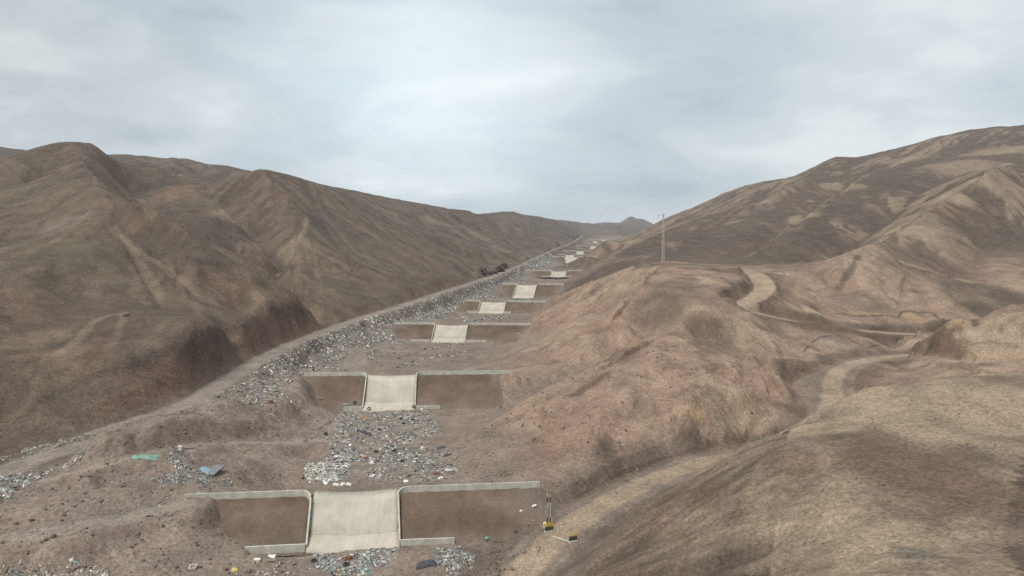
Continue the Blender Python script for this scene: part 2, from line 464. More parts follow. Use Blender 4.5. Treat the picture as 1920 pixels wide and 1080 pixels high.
road_flat = np.clip(sum(1 - sst(RW[k][0], RW[k][2], RW[k][2] + 2.5) for k in RW), 0, 1)
for (pts, w, dep) in [
        ([(235, 337, 379.5), (290, 407, 305.8), (367, 458, 290.4), (450, 507, 284.9), (510, 546, 287.1), (570, 588, 288.2)], 9, 6),
        ([(400, 370, 451), (457, 415, 402.6), (500, 465, 363), (520, 508, 330), (520, 545, 288.2)], 9, 6),
        ([(205, 425, 259.6), (235, 470, 239.8), (265, 520, 220), (300, 565, 206.8)], 4, 1.6), ([(240, 440, 255.2), (300, 490, 236.5), (360, 540, 220), (420, 590, 204.6)], 3.5, 1.4), ([(150, 520, 209), (120, 580, 189.2), (105, 640, 165)], 5, 1.8), ([(60, 640, 160.6), (30, 600, 173.8), (10, 560, 187)], 4, 1.5),
        ([(180, 370, 288.2), (130, 410, 264), (70, 440, 250.8), (0, 470, 236.5)], 5, 1.8), ([(330, 480, 244.2), (330, 540, 215.6), (325, 600, 187)], 3, 1.0),
        ([(430, 380, 407), (440, 430, 385), (470, 470, 352)], 5, 2), ([(575, 420, 409.2), (590, 490, 346.5), (600, 545, 302.5)], 4, 1.2), ([(640, 410, 462), (700, 460, 429), (760, 505, 401.5)], 4, 1.0), ([(600, 400, 440), (640, 470, 385), (690, 530, 341)], 4, 1.2),
        ([(275, 296, 850), (285, 330, 720), (300, 360, 600)], 14, 9), ([(365, 306, 800), (375, 345, 680), (390, 370, 590)], 14, 9), ([(440, 322, 760), (445, 350, 620)], 12, 8), ([(655, 364, 690), (690, 400, 620)], 12, 7), ([(930, 402, 1100), (960, 435, 950)], 16, 9), ([(1000, 404, 1480), (1030, 432, 1250)], 18, 9),
        ([(720, 395, 600), (800, 436, 610), (880, 466, 630), (940, 486, 640)], 12, 8), ([(860, 400, 850), (920, 440, 850), (970, 468, 850)], 14, 10), ([(770, 400, 730), (800, 425, 700)], 9, 5),
        ([(1790, 320, 590), (1717, 356, 515), (1684, 393, 468), (1624, 427, 432), (1600, 462, 400), (1560, 485, 375)], 11, 7),
        ([(1580, 345, 690), (1560, 363, 640), (1500, 410, 550), (1462, 442, 498), (1402, 480, 438)], 10, 6),
        ([(1450, 355, 830), (1400, 400, 700), (1330, 440, 600), (1280, 470, 520)], 10, 5), ([(1700, 480, 345), (1690, 540, 305), (1680, 585, 275)], 5, 2), ([(1830, 430, 385), (1810, 500, 330), (1790, 570, 285)], 6, 2.5),
        ([(1290, 600, 226), (1240, 630, 221), (1185, 662, 211), (1110, 694, 203), (1040, 724, 194)], 7, 1.2),
        ([(1310, 650, 196), (1240, 720, 168), (1190, 790, 150), (1140, 860, 134), (1080, 920, 121)], 4.5, 1.8), ([(1400, 640, 198), (1390, 720, 170), (1400, 790, 155)], 4.5, 1.8), ([(1120, 560, 290), (1060, 640, 250), (1000, 700, 215)], 5, 1.6), ([(1180, 550, 275), (1120, 640, 235), (1060, 690, 215)], 5, 1.6),
        ([(1120, 760, 164), (1050, 800, 150), (990, 830, 143)], 3.5, 1.5),
        ([(1700, 850, 84), (1760, 930, 68), (1800, 1020, 58)], 3.5, 1.1), ([(1520, 860, 83), (1480, 960, 71), (1430, 1060, 65)], 3.5, 0.9)]:
    carve(pts, w, dep)


def crest(pts, w, hgt):
    global Z
    D, H, SN = polydist(smooth_poly([PY(*p) for p in pts], 4))
    k_ = np.array(pts)[:, 2]
    wv = w * (1 + 0.3 * noise(X / 25, Y / 25, 205))
    endf = sst(Y, k_.min() - 12, k_.min() + 12) * (1 - sst(Y, k_.max() - 10, k_.max() + 25))
    Z = Z + hgt * (np.exp(-np.abs(D) / wv) - 0.25 * np.exp(-np.abs(D) / (2.5 * wv))) * endf * (1 - road_flat)


for (pts, w, hgt) in [
        ([(150, 300, 350), (170, 330, 319), (182, 358, 288), (225, 382, 275), (267, 402, 264), (333, 442, 254), (400, 484, 248), (467, 521, 246), (533, 554, 250)], 11, 4.5),
        ([(250, 306, 467), (300, 323, 429), (363, 357, 398), (413, 392, 380), (467, 432, 361), (497, 462, 343)], 11, 4.5),
        ([(490, 322, 473), (510, 345, 456), (545, 380, 431), (573, 413, 409), (558, 447, 376), (548, 500, 326), (545, 540, 295)], 9, 3),
        ([(610, 354, 506), (650, 375, 526), (700, 402, 545), (760, 433, 563)], 12, 3),
        ([(1890, 322, 480), (1852, 333, 450), (1800, 371, 425), (1725, 416, 395), (1669, 453, 363), (1612, 480, 333), (1556, 528, 308)], 11, 4),
        ([(1640, 330, 650), (1575, 371, 560), (1526, 402, 508), (1480, 432, 465), (1420, 472, 422)], 13, 5), ([(1519, 345, 720), (1440, 378, 670), (1350, 413, 610), (1275, 452, 545)], 13, 5),
        ([(1369, 575, 229), (1318, 591, 212), (1246, 632, 193), (1185, 668, 179), (1139, 694, 170), (1078, 729, 161), (1020, 770, 151)][1:], 7, 1.5), ([(1180, 519, 288), (1100, 545, 308), (1050, 564, 330)], 6, 2.0),
        ([(1400, 650, 197), (1420, 690, 181), (1440, 730, 168)], 4.5, 1.2), ([(1240, 505, 283), (1190, 570, 256), (1130, 640, 225), (1060, 690, 208)], 6, 1.8)]:
    crest(pts, w, hgt)
Zs = Z.copy()
gx, gy = grad(Z)
slope = np.hypot(gx, gy)
cxg = chan_x(Y)
hf = Z - (floor_z(Y))
floor_m = (1 - sst(hf, 1.5, 5.5)) * (np.abs(X - cxg) < 70)

# --- running-water erosion: rills follow the fall line
det = np.zeros_like(Z)


def rills(wl, amp, seed, gx, gy):
    f = 1.0 / wl
    px, py = X * f, Y * f
    ix, iy = np.floor(px), np.floor(py)
    sl_ = np.hypot(gx, gy) + 1e-6
    sx, sy = gy / sl_, -gx / sl_
    va = 0; wt = 0; dx_ = 0; dy_ = 0
    for i in (-1, 0, 1):
        for j in (-1, 0, 1):
            qx, qy = ix + i, iy + j
            ox = _h(qx, qy, seed) ; oy = _h(qx, qy, seed + 5)
            ex, ey = px - qx - ox, py - qy - oy
            w = np.exp(-(ex * ex + ey * ey) * 2.2)
            ph = (ex * sx + ey * sy) * 6.2832
            c = np.cos(ph)
            va = va + w * c; wt = wt + w
            s_ = -np.sin(ph) * w
            dx_ = dx_ + s_ * sx; dy_ = dy_ + s_ * sy
    va /= wt; dx_ /= wt; dy_ /= wt
    va = 0.35 * va - 1.25 * np.clip(-va, 0, 1) ** 1.8 + 0.25
    return va * amp, dx_, dy_


CUTZ = sst(RW['left'][1], 3, 4.5) * (1 - sst(RW['left'][1], 13, 20)) * (Y < 480)
rill_str = sst(slope, 0.14, 0.5) * (1 - floor_m) * (1 - road_flat) * (1 - 0.75 * CUTZ)
hillnear = np.clip(1 - (1 - road_flat), 0, 1)
left_side = (X < cxg - 25)
spoil = np.exp(-((X + 58) / 26) ** 4) * np.exp(-((Y - 118) / 38) ** 4) * (X < -26) * (1 - road_flat)
RIL = np.zeros_like(Z)
gx2, gy2 = gx.copy(), gy.copy()
for (wl, amp, sd_, near, far) in [(95, 2.2, 11, 230, 9000), (48, 2.0, 12, 150, 4000), (24, 1.35, 13, 90, 2500), (12, 0.8, 14, 40, 1200), (6, 0.42, 15, 20, 600), (3, 0.2, 16, 10, 260)]:
    v, ddx, ddy = rills(wl, 1.0, sd_, gx2, gy2)
    fade = sst(Y, near * 0.6, near) * (1 - sst(Y, far * 0.6, far))
    m = amp * rill_str * (1 - 0.3 * left_side) * fade * np.clip(slope * 1.7, 0, 1.2)
    det += v * m
    RIL += v * fade * (1 if wl > 10 else 0.6) * rill_str
    gx2 = gx2 + ddx * 0.55 * slope * rill_str; gy2 = gy2 + ddy * 0.55 * slope * rill_str
# general roughness
rough = (1 - road_flat * 0.97)
det += rough * (1 - floor_m * 0.6) * (0.9 * fbm(X / 22, Y / 22, 3, 31) * sst(Y, 120, 300) + 0.28 * fbm(X / 7, Y / 7, 4, 41))
det += (5.0 * fbm(X / 80, Y / 80, 4, 35, 0.55)) * sst(Y, 480, 800) * (1 - floor_m) * sst(hf, 15, 40)
det += rough * 0.10 * fbm(X / 1.4, Y / 1.4, 3, 51) * (1 - sst(Y, 150, 320))
# lumpy tipped earth on the left spoil slopes
lump = np.abs(fbm(X / 4.5, Y / 4.5, 4, 61, 0.6))
det += spoil * (0.24 * lump - 0.05 + 0.0 * np.maximum(noise(X / 9, Y / 9, 63), 0))
# tipped rubble slope under the left road
D, SN, hwv = RW['left']
bankm = sst(-SN, 3.0, 6.0) * (1 - sst(-SN, 22, 34)) * (Y > 140) * (Y < 900) * (hf > 1.0)
det += bankm * (0.9 * fbm(X / 4, Y / 4, 4, 71, 0.6) + 0.9 * noise(X / 14, Y / 14, 72))
rk = (X > cxg + 22) * sst(Y, 112, 125) * (1 - sst(Y, 320, 420)) * (1 - road_flat) * sst(slope, 0.2, 0.5) * sst(RW['top'][0], 8, 30)
wx_, wy_ = X + 2.5 * noise(X / 9, Y / 9, 91), Y + 2.5 * noise(X / 9, Y / 9, 92)
rid = 1 - 2 * np.abs(fbm(wx_ / 9, wy_ / 14, 4, 93, 0.55))
det += rk * (0.85 * rid + 0.35 * fbm(X / 2.5, Y / 2.5, 3, 95))
# blocky ledges in the cut bank above the left road
cutm = sst(SN, 3.8, 5.5) * (1 - sst(SN, 11, 16)) * (Y < 480) * sst(slope, 0.5, 1.1)
ledge = fbm(X / 3.2, (Y + 2 * Z) / 3.2, 4, 81, 0.6)
det += cutm * 0.7 * ledge
Z = Z + det
ROADRUT = {}
for nm in ('left', 'side', 'top'):
    D = RW[nm][0]
    rut = np.exp(-((D - 0.95) / 0.38) ** 2)
    Z = Z - rut * 0.06 * (Y < 330)
    ROADRUT[nm] = rut

# ------------------------------------------------------------------ where the dams stand; the ground is dug out under them
def zb_of(u, v):
    return float(PF(u, v, 0)[2])


DAMS = [
    dict(ends=((345, 927), (1010, 898)), top=((582, 920), (748, 912)), base=((575, 1033), (748, 1018)), h=6.3, toe=(9, 8.5), yaw=0.105, face=(14.5, 25)),
    dict(ends=((572, 697), (958, 693)), top=((688, 697), (781, 697)), base=((680, 768), (778, 766)), h=8.2, toe=(5, 6.5), face=(14, 30)),
    dict(ends=((742, 603), (996, 605)), top=((818, 604), (876, 605)), base=((808, 640), (873, 641)), h=6.7, toe=(9, 9), face=(15, 28)),
    dict(ends=((872, 562), (1022, 564)), top=((903, 562), (948, 563)), base=((896, 586), (945, 587)), h=6.2, toe=(6, 4), face=(11, 24)),
    dict(ends=((940, 531), (1056, 532)), top=((969, 531), (1007, 531)), base=((961, 558), (1001, 558)), h=8.2, toe=(0, 0)),
    dict(ends=((986, 505.5), (1090, 506)), top=((1034, 506), (1063, 506.5)), base=((1032, 518.5), (1060, 519)), h=5.8, toe=(8, 8)),
    dict(ends=((1038, 480.5), (1112, 481)), top=((1058, 480), (1081, 480.5)), base=((1061, 493), (1084, 493)), h=8.5, toe=(0, 0)),
    dict(ends=((1028, 477), (1106, 477.5)), top=((1060, 476.5), (1076, 477)), base=((1061, 483), (1077, 483)), h=4.6, toe=(0, 0)),
    dict(ends=((1056, 469), (1120, 469.5)), top=((1082, 469.5), (1095, 469.5)), base=((1080, 477), (1094, 477)), h=6.5, toe=(0, 0)),
    dict(ends=((1078, 460.5), (1136, 461)), top=((1108, 460.5), (1118, 460.5)), base=((1106, 467), (1117, 467)), h=6.5, toe=(0, 0)),
    dict(ends=((1079, 455.5), (1143, 456)), top=((1119, 455.5), (1127, 455.5)), base=((1119, 460), (1126, 460)), h=6, toe=(0, 0)),
    dict(ends=((1083, 451.3), (1150, 451.8)), top=((1112, 451.3), (1120, 451.3)), base=((1112, 456), (1120, 456)), h=6, toe=(0, 0)),
    dict(ends=((1098, 448.5), (1160, 448.5)), top=((1128, 448.5), (1135, 448.5)), base=((1128, 451.5), (1135, 451.5)), h=6, toe=(0, 0)),
]
for d in DAMS:
    (uc, vc), (ud, vd) = d['base']
    d['zb'] = zb_of((uc + ud) / 2, (vc + vd) / 2)
    yb_ = float(PF((uc + ud) / 2, (vc + vd) / 2, 0)[1])
    rt_ = ray(960, (d['top'][0][1] + d['top'][1][1]) / 2); tt_ = rt_[2] / rt_[1]
    d['h'] = (tt_ * yb_ - d['zb']) / (1 - 1.5 * tt_)
    d['yb'], d['yc'] = yb_, yb_ + 1.5 * d['h']
    d['zc'] = d['zb'] + d['h']


def frame(d):
    zc_, zb, h = d['zc'], d['zb'], d['h']
    if d['yb'] < 560:
        TL, TR = PZ(*d['top'][0], zc_), PZ(*d['top'][1], zc_)
        BL, BR = PZ(*d['base'][0], zb), PZ(*d['base'][1], zb)
        EL, ER = PZ(*d['ends'][0], zc_), PZ(*d['ends'][1], zc_)
    else:
        TL, TR, EL, ER = [PY(*q, d['yc']) for q in (*d['top'], *d['ends'])]
        BL, BR = [PY(*q, d['yb']) for q in d['base']]
    if 'yaw' in d:
        e = np.array((math.cos(d['yaw']), math.sin(d['yaw'])))
    else:
        e = (ER - EL)[:2]; e = e / np.linalg.norm(e)
    nn = np.array((e[1], -e[0]))
    cen = (TL + TR)[:2] / 2
    w = (np.linalg.norm((TR - TL)[:2]) + np.linalg.norm((BR - BL)[:2])) / 2
    run = max(float(((BL + BR)[:2] / 2 - cen) @ nn), 0.9 * h)
    sh = float(((BL + BR)[:2] / 2 - cen) @ e)
    ll = max(float((cen - EL[:2]) @ e), w / 2 + 3); lr = max(float((ER[:2] - cen) @ e), w / 2 + 3)
    return e, nn, cen, w, run, sh, ll, lr


for d in DAMS:
    e, nn, cen, w, run, sh, ll, lr = frame(d)
    lx = (X - cen[0]) * e[0] + (Y - cen[1]) * e[1]
    ly = -((X - cen[0]) * nn[0] + (Y - cen[1]) * nn[1])
    t_ = np.clip(-ly / run, 0, 1)
    fl, fr = d.get('face', (w * 0.5 + 0.45 * (ll - w / 2), w * 0.5 + 0.6 * (lr - w / 2)))
    lim = np.maximum(d['zb'] + d['h'] * (1 - t_) - 1.0 - 0.35, d['zb'] - 0.2)
    edge = np.maximum(np.maximum(-fl - lx, lx - fr), 0) * 1.0
    near_ = (lx > -fl - 7) & (lx < fr + 7)
    m = near_ & (ly > -run) & (ly < 1.0)
    Z = np.where(m, np.minimum(Z, lim + edge), Z)
    m = near_ & (ly > -run - 4) & (ly <= -run)
    Z = np.where(m, np.minimum(Z, d['zb'] - 0.12 + edge + 0.12 * (-run - ly)), Z)
    m = (np.abs(lx - sh * t_) < w / 2 + 0.3) & (ly > -run - 0.8) & (ly < 4.5)
    Z = np.where(m, np.minimum(Z, np.maximum(lim - 1.2, d['zb'] - 0.25)), Z)

# ------------------------------------------------------------------ height lookup and sight lines
RI = np.arange(NR)
CI = np.arange(NC)


def ground(x, y):
    x = np.asarray(x, float); y = np.asarray(y, float)
    yp = np.maximum(y + OY, 16.5)
    r = np.interp(np.log(yp), rows, RI); c = np.interp(x / yp, cols, CI)
    r0 = np.clip(np.floor(r).astype(int), 0, NR - 2); c0 = np.clip(np.floor(c).astype(int), 0, NC - 2)
    fr, fc = r - r0, c - c0
    return (Z[r0, c0] * (1 - fr) * (1 - fc) + Z[r0 + 1, c0] * fr * (1 - fc) + Z[r0, c0 + 1] * (1 - fr) * fc + Z[r0 + 1, c0 + 1] * fr * fc)


TS = np.exp(np.linspace(math.log(35), math.log(5000), 5000))


def hit(u, v):
    d = ray(u, v)
    d = d / d[1]
    p = d[None, :] * TS[:, None]
    below = p[:, 2] < ground(p[:, 0], p[:, 1])
    i = int(np.argmax(below)) if below.any() else len(TS) - 1
    q = p[i].copy()
    q[2] = ground(q[0], q[1])
    return q


# ------------------------------------------------------------------ surface colour (what the ground is made of)
C = {k: np.array(v) for k, v in dict(
    hill=(0.118, 0.091, 0.070), dark=(0.080, 0.063, 0.051), tan=(0.262, 0.206, 0.150), red=(0.195, 0.124, 0.090), rose=(0.236, 0.164, 0.127),
    floor=(0.190, 0.155, 0.130), road=(0.280, 0.218, 0.160), grey=(0.205, 0.180, 0.158), pale=(0.235, 0.200, 0.170), yard=(0.158, 0.128, 0.106), umb2=(0.120, 0.085, 0.064), umber=(0.081, 0.063, 0.049), ochre=(0.29, 0.205, 0.125), rock=(0.075, 0.059, 0.048), olive=(0.112, 0.095, 0.068), slate=(0.10, 0.094, 0.086), litter=(0.24, 0.225, 0.20)).items()}
col = np.empty(X.shape + (3,)); col[:] = C['hill']


def blend(mask, c):
    global col
    m = np.clip(mask, 0, 1)[..., None]
    col = col * (1 - m) + C[c] * m


big = fbm(X / 140, Y / 140, 4, 101)
mid = fbm(X / 35, Y / 35, 4, 111)
sml = fbm(X / 8, Y / 8, 4, 121)
conv = np.clip(RIL, -1, 1)
blend(sst(big + 0.5 * mid, -0.05, 0.35) * 0.75, 'dark')
blend(sst(mid - 0.4 * big, 0.12, 0.45) * 0.35, 'olive')
right = sst(X - cxg, 25, 60)
blend((1 - sst(X - cxg, -40, -34)) * sst(hf, 9, 13) * (1 - 0.65 * CUTZ) * (RW['left'][1] > -1) * (0.8 + 0.4 * big), 'umber')
blend(sst(X - cxg, 40, 90) * sst(Z, -22, 6) * (0.72 + 0.35 * big), 'umber')
low = sst(X - cxg, 20, 32) * (1 - sst(Y, 300, 380)) * sst(Y, 105, 118)
blend(low * (0.85 + 0.3 * mid), 'rose')
blend(low * sst(sml + 0.5 * mid + 0.4 * big, 0.02, 0.4) * 0.3, 'tan')
blend(low * sst(-sml + 0.6 * mid, 0.15, 0.5) * 0.5, 'dark')
blend(sst(conv + 0.5 * mid, 0.15, 0.8) * (0.16 + 0.34 * right), 'tan')
blend(sst(-mid + 0.4 * sml, 0.1, 0.5) * 0.25, 'red')


def spot(u, v, r, c, s, e=1.0, sx=1.0, at=None):
    p = hit(u, v) if at is None else at
    R = r * p[1] / F
    d2 = ((X - p[0]) / (R * sx)) ** 2 + ((Y - p[1]) / (R * 1.6)) ** 2 + ((Z - p[2]) / R) ** 2
    w = np.exp(-d2 ** e)
    w = sst(w + 0.28 * mid + 0.2 * sml, 0.25, 0.75)
    blend(w * s, c)


# left side
for a_ in [(60, 480, 110, 'olive', .5), (90, 500, 90, 'dark', .5), (230, 480, 70, 'dark', .45), (330, 470, 60, 'dark', .5), (330, 360, 50, 'red', .45), (330, 400, 60, 'rock', .5), (420, 440, 70, 'rock', .6), (400, 485, 50, 'rock', .7), (470, 470, 30, 'tan', .3),
           (245, 340, 60, 'rock', .65), (210, 320, 40, 'dark', .7), (150, 330, 70, 'dark', .5), (60, 360, 60, 'olive', .5), (120, 420, 40, 'grey', .3), (500, 560, 50, 'tan', .28), (60, 640, 60, 'tan', .25), (130, 660, 50, 'tan', .2), (640, 430, 90, 'dark', .45), (560, 470, 40, 'tan', .22), (430, 405, 30, 'tan', .4),
           (740, 470, 70, 'hill', .6), (820, 415, 30, 'tan', .3), (900, 440, 35, 'tan', .35), (940, 468, 30, 'tan', .4), (700, 540, 60, 'hill', .5)]:
    spot(*a_)
# right side
for a_ in [(1000, 640, 60, 'tan', .45), (1050, 600, 60, 'rose', .55), (1130, 610, 45, 'red', .45), (1180, 590, 40, 'ochre', .22), (1230, 580, 60, 'dark', .55), (1160, 660, 50, 'dark', .5), (1330, 620, 60, 'dark', .55), (1100, 780, 90, 'rose', .6), (1230, 700, 80, 'rose', .5), (1010, 850, 60, 'red', .4), (1290, 810, 70, 'rose', .65), (1390, 700, 50, 'rose', .5), (1395, 790, 30, 'tan', .5), (1300, 776, 16, 'ochre', .4), (1080, 880, 40, 'tan', .5), (1000, 740, 60, 'tan', .4), (1130, 850, 30, 'rock', .6), (1440, 610, 50, 'dark', .4),
           (1240, 880, 60, 'hill', .4), (1650, 720, 30, 'red', .7), (1470, 690, 40, 'dark', .4), (1560, 640, 40, 'grey', .3),
           (1300, 500, 40, 'tan', .5), (1270, 545, 60, 'dark', .5), (1560, 520, 40, 'red', .4), (1450, 540, 50, 'tan', .3), (1700, 430, 45, 'tan', .6), (1790, 370, 35, 'tan', .65), (1840, 340, 25, 'tan', .65), (1640, 470, 40, 'tan', .45), (1520, 400, 28, 'tan', .6), (1500, 415, 25, 'tan', .5), (1790, 310, 60, 'tan', .5), (1880, 280, 60, 'tan', .6), (1700, 300, 40, 'tan', .4), (1560, 350, 22, 'tan', .5), (1600, 350, 25, 'tan', .5), (1400, 400, 20, 'tan', .3), (1370, 430, 20, 'tan', .3),
           (1600, 400, 70, 'dark', .85), (1480, 470, 70, 'dark', .85), (1540, 450, 70, 'dark', .8), (1330, 450, 80, 'dark', .75), (1420, 440, 60, 'dark', .8), (1690, 340, 70, 'dark', .8), (1850, 440, 90, 'dark', .75), (1750, 500, 80, 'dark', .7), (1850, 560, 80, 'dark', .65), (1640, 430, 40, 'dark', .7), (1440, 400, 40, 'dark', .6), (1250, 470, 50, 'dark', .6), (1680, 500, 40, 'olive', .4), (1800, 470, 50, 'olive', .4), (1620, 560, 60, 'hill', .5), (1720, 600, 30, 'ochre', .25), (1800, 606, 25, 'ochre', .25), (1100, 530, 45, 'dark', .9), (1150, 500, 50, 'dark', .9), (1200, 475, 50, 'dark', .9), (1125, 474, 14, 'rose', .8), (1150, 462, 14, 'rose', .8), (1110, 481, 12, 'rose', .7), (1190, 452, 14, 'tan', .5)]:
    spot(*a_)
# foreground hill: pale dry crust with a dark stony cap
blend((fx3 := ((X - 0.45 * Y > -4) & (Y < 128)) * (RW['side'][1] < -3.5)) * (0.45 + 0.5 * sml + 0.3 * mid), 'tan')
for a_ in [(1700, 760, 130, 'tan', .75), (1850, 760, 110, 'tan', .75), (1560, 800, 70, 'tan', .5), (1500, 950, 130, 'tan', .5), (1650, 1000, 110, 'tan', .45), (1300, 1000, 90, 'tan', .35), (1860, 1000, 70, 'tan', .4), (1700, 870, 120, 'umb2', .85), (1800, 920, 90, 'umb2', .9), (1640, 860, 80, 'umb2', .8), (1480, 860, 60, 'umb2', .75), (1330, 920, 60, 'umb2', .7), (1240, 970, 40, 'umb2', .5), (1500, 1040, 60, 'hill', .4), (1720, 1040, 40, 'slate', .6), (1820, 850, 40, 'dark', .6), (1880, 630, 70, 'tan', .95), (1820, 640, 45, 'tan', .9), (1900, 600, 40, 'tan', .9), (1780, 615, 22, 'dark', .7), (1850, 585, 30, 'dark', .8), (1900, 560, 40, 'dark', .8), (1140, 1000, 50, 'hill', .5)]:
    spot(*a_)
# channel floor, embank-side earth, spoil
blend(floor_m * 0.85, 'floor')
blend(spoil * 0.9, 'floor')
blend(bankm * 0.55, 'grey')
blend(sst(-SN, 2, 8) * (1 - sst(-SN, 45, 60)) * (Y > 85) * (Y < 200) * (hf > 1) * 0.85, 'floor')
# cut banks
blend(sst(slope, 0.75, 1.25) * (SN > 2) * (SN < 18) * (Y < 480) * 0.45, 'red')
blend(cutm * sst(ledge, -0.05, 0.3) * 0.3, 'rock')
D2, SN2, _ = RW['left']
blend(sst(hf, 14, 17) * (1 - sst(hf, 19, 22)) * sst(SN2, 5, 8) * (1 - sst(SN2, 20, 26)) * (Y < 480) * sst(slope, 0.5, 0.9) * 0.6, 'rock')
# pale ledge lines where rock shows
gx, gy = grad(Z)
steep = np.hypot(gx, gy)
blend(sst(steep, 0.95, 1.6) * (1 - floor_m) * 0.25, 'red')


def path(pts, w, c, s_, soft=0.5, pix=True):
    D, H, SN = polydist(smooth_poly([hit(*p) for p in pts], 4))
    m = 1 - sst(D + w * (0.9 * sml + 0.5 * mid), w * (1 - soft), w * (1 + soft))
    blend(m * s_, c)


# foot paths, pale rills and rock bands that run across the slopes
for a_ in [([(574, 412), (572, 430), (560, 448), (545, 456), (525, 475)], 1.6, 'tan', 0.33), ([(550, 450), (556, 500), (560, 545)], 1.5, 'tan', 0.18), ([(575, 450), (592, 500), (600, 550)], 1.3, 'tan', 0.18), ([(110, 665), (150, 630), (190, 596), (232, 588)], 1.1, 'tan', 0.30), ([(232, 590), (222, 620), (205, 650)], 1.0, 'tan', 0.21), ([(210, 430), (250, 470), (280, 520), (300, 560)], 1.4, 'tan', 0.24), ([(225, 443), (290, 490), (350, 530), (400, 570)], 1.3, 'tan', 0.21),
           ([(610, 380), (680, 430), (760, 478), (830, 510)], 1.6, 'tan', 0.18), ([(590, 370), (640, 440), (700, 490), (760, 520)], 1.5, 'tan', 0.13), ([(850, 430), (900, 462), (930, 470)], 3, 'tan', 0.24), ([(265, 375), (285, 400)], 2.0, 'tan', 0.30), ([(0, 470), (60, 450), (130, 425), (170, 400)], 2.2, 'grey', 0.24), ([(20, 480), (80, 462), (150, 415)], 1.2, 'red', 0.30), ([(140, 455), (190, 500), (230, 540)], 2.0, 'olive', .4),
           ([(1690, 490), (1750, 510), (1800, 525), (1860, 531), (1925, 533)], 1.1, 'tan', .6), ([(1880, 335), (1905, 350), (1930, 360)], 2.0, 'tan', .5), ([(1210, 790), (1260, 778), (1330, 776), (1400, 780), (1440, 782)], 0.7, 'tan', .55), ([(1265, 774), (1300, 774), (1320, 777)], 0.9, 'ochre', .75), ([(1010, 780), (1040, 800), (1050, 830)], 0.6, 'ochre', .35), ([(960, 800), (1010, 810), (1050, 840)], 0.5, 'tan', .4), ([(990, 720), (1040, 740), (1080, 730)], 0.6, 'tan', .35), ([(1090, 700), (1160, 705), (1230, 720)], 0.6, 'tan', .3), ([(1400, 500), (1500, 494), (1560, 491)], 1.4, 'tan', .4),
           ([(1600, 585), (1660, 592), (1720, 596), (1790, 607)], 1.5, 'ochre', .5), ([(1560, 588), (1620, 593), (1680, 594), (1690, 585), (1720, 586), (1760, 598), (1830, 612)], 0.6, 'rock', .8), ([(1610, 482), (1598, 500), (1585, 520), (1575, 540)], 1.6, 'rock', .7), ([(1505, 662), (1520, 645), (1540, 632), (1580, 630), (1600, 640), (1625, 652), (1650, 648)], 0.35, 'rock', .8), ([(1530, 650), (1570, 645), (1610, 655)], 2.0, 'tan', .35), ([(1720, 657), (1760, 650), (1800, 645), (1850, 643), (1900, 648)], 1.0, 'red', .8), ([(1820, 668), (1870, 668), (1930, 660)], 1.2, 'ochre', .4),
           ([(1085, 735), (1110, 720), (1140, 700)], 0.8, 'rock', .6), ([(1060, 742), (1085, 740)], 0.5, 'rock', .6), ([(1140, 820), (1142, 840), (1150, 870)], 1.2, 'rock', .55), ([(1450, 640), (1462, 660), (1470, 690)], 0.8, 'rock', .5), ([(1350, 520), (1375, 535), (1360, 550)], 0.8, 'rock', .6), ([(1400, 512), (1405, 530), (1395, 545)], 0.9, 'rock', .5), ([(1080, 545), (1095, 555)], 0.8, 'red', .6), ([(1085, 552), (1078, 560)], .6, 'rock', .7),
           ([(600, 805), (630, 785), (615, 795)], 0.8, 'rock', .7), ([(330, 660), (390, 655), (440, 648)], 1.3, 'rock', .5), ([(0, 806), (60, 768), (120, 732), (190, 702), (250, 680), (310, 660)], 0.9, 'rock', .6), ([(440, 622), (490, 598), (540, 582), (580, 590), (612, 608)], 1.2, 'rock', .45), ([(640, 590), (720, 562), (800, 540), (880, 515)], 2.0, 'rock', .35)]:
    path(*a_)
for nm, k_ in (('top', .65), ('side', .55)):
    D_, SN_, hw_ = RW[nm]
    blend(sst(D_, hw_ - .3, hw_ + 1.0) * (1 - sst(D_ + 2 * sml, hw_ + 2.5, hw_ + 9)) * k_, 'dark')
blend(ROADMASK['left'] * 0.9, 'grey'); blend(ROADMASK['top'] * 0.95, 'road'); blend(ROADMASK['side'] * 0.9, 'yard'); blend((1 - sst(RW['side'][0] + WOB, 1.7, 3.1)) * 0.85, 'road'); blend(ROADMASK['spur'] * 0.55, 'road')
blend(ROADMASK['bench'] * 0.85, 'pale'); blend(ROADMASK['ramp'] * 0.85, 'pale')
for nm in ('left', 'side', 'top'):
    blend(ROADRUT[nm] * 0.4 * ROADMASK[nm], 'tan'); blend(ROADMASK[nm] * sst(sml + .4 * mid, .2, .6) * 0.2, 'floor')
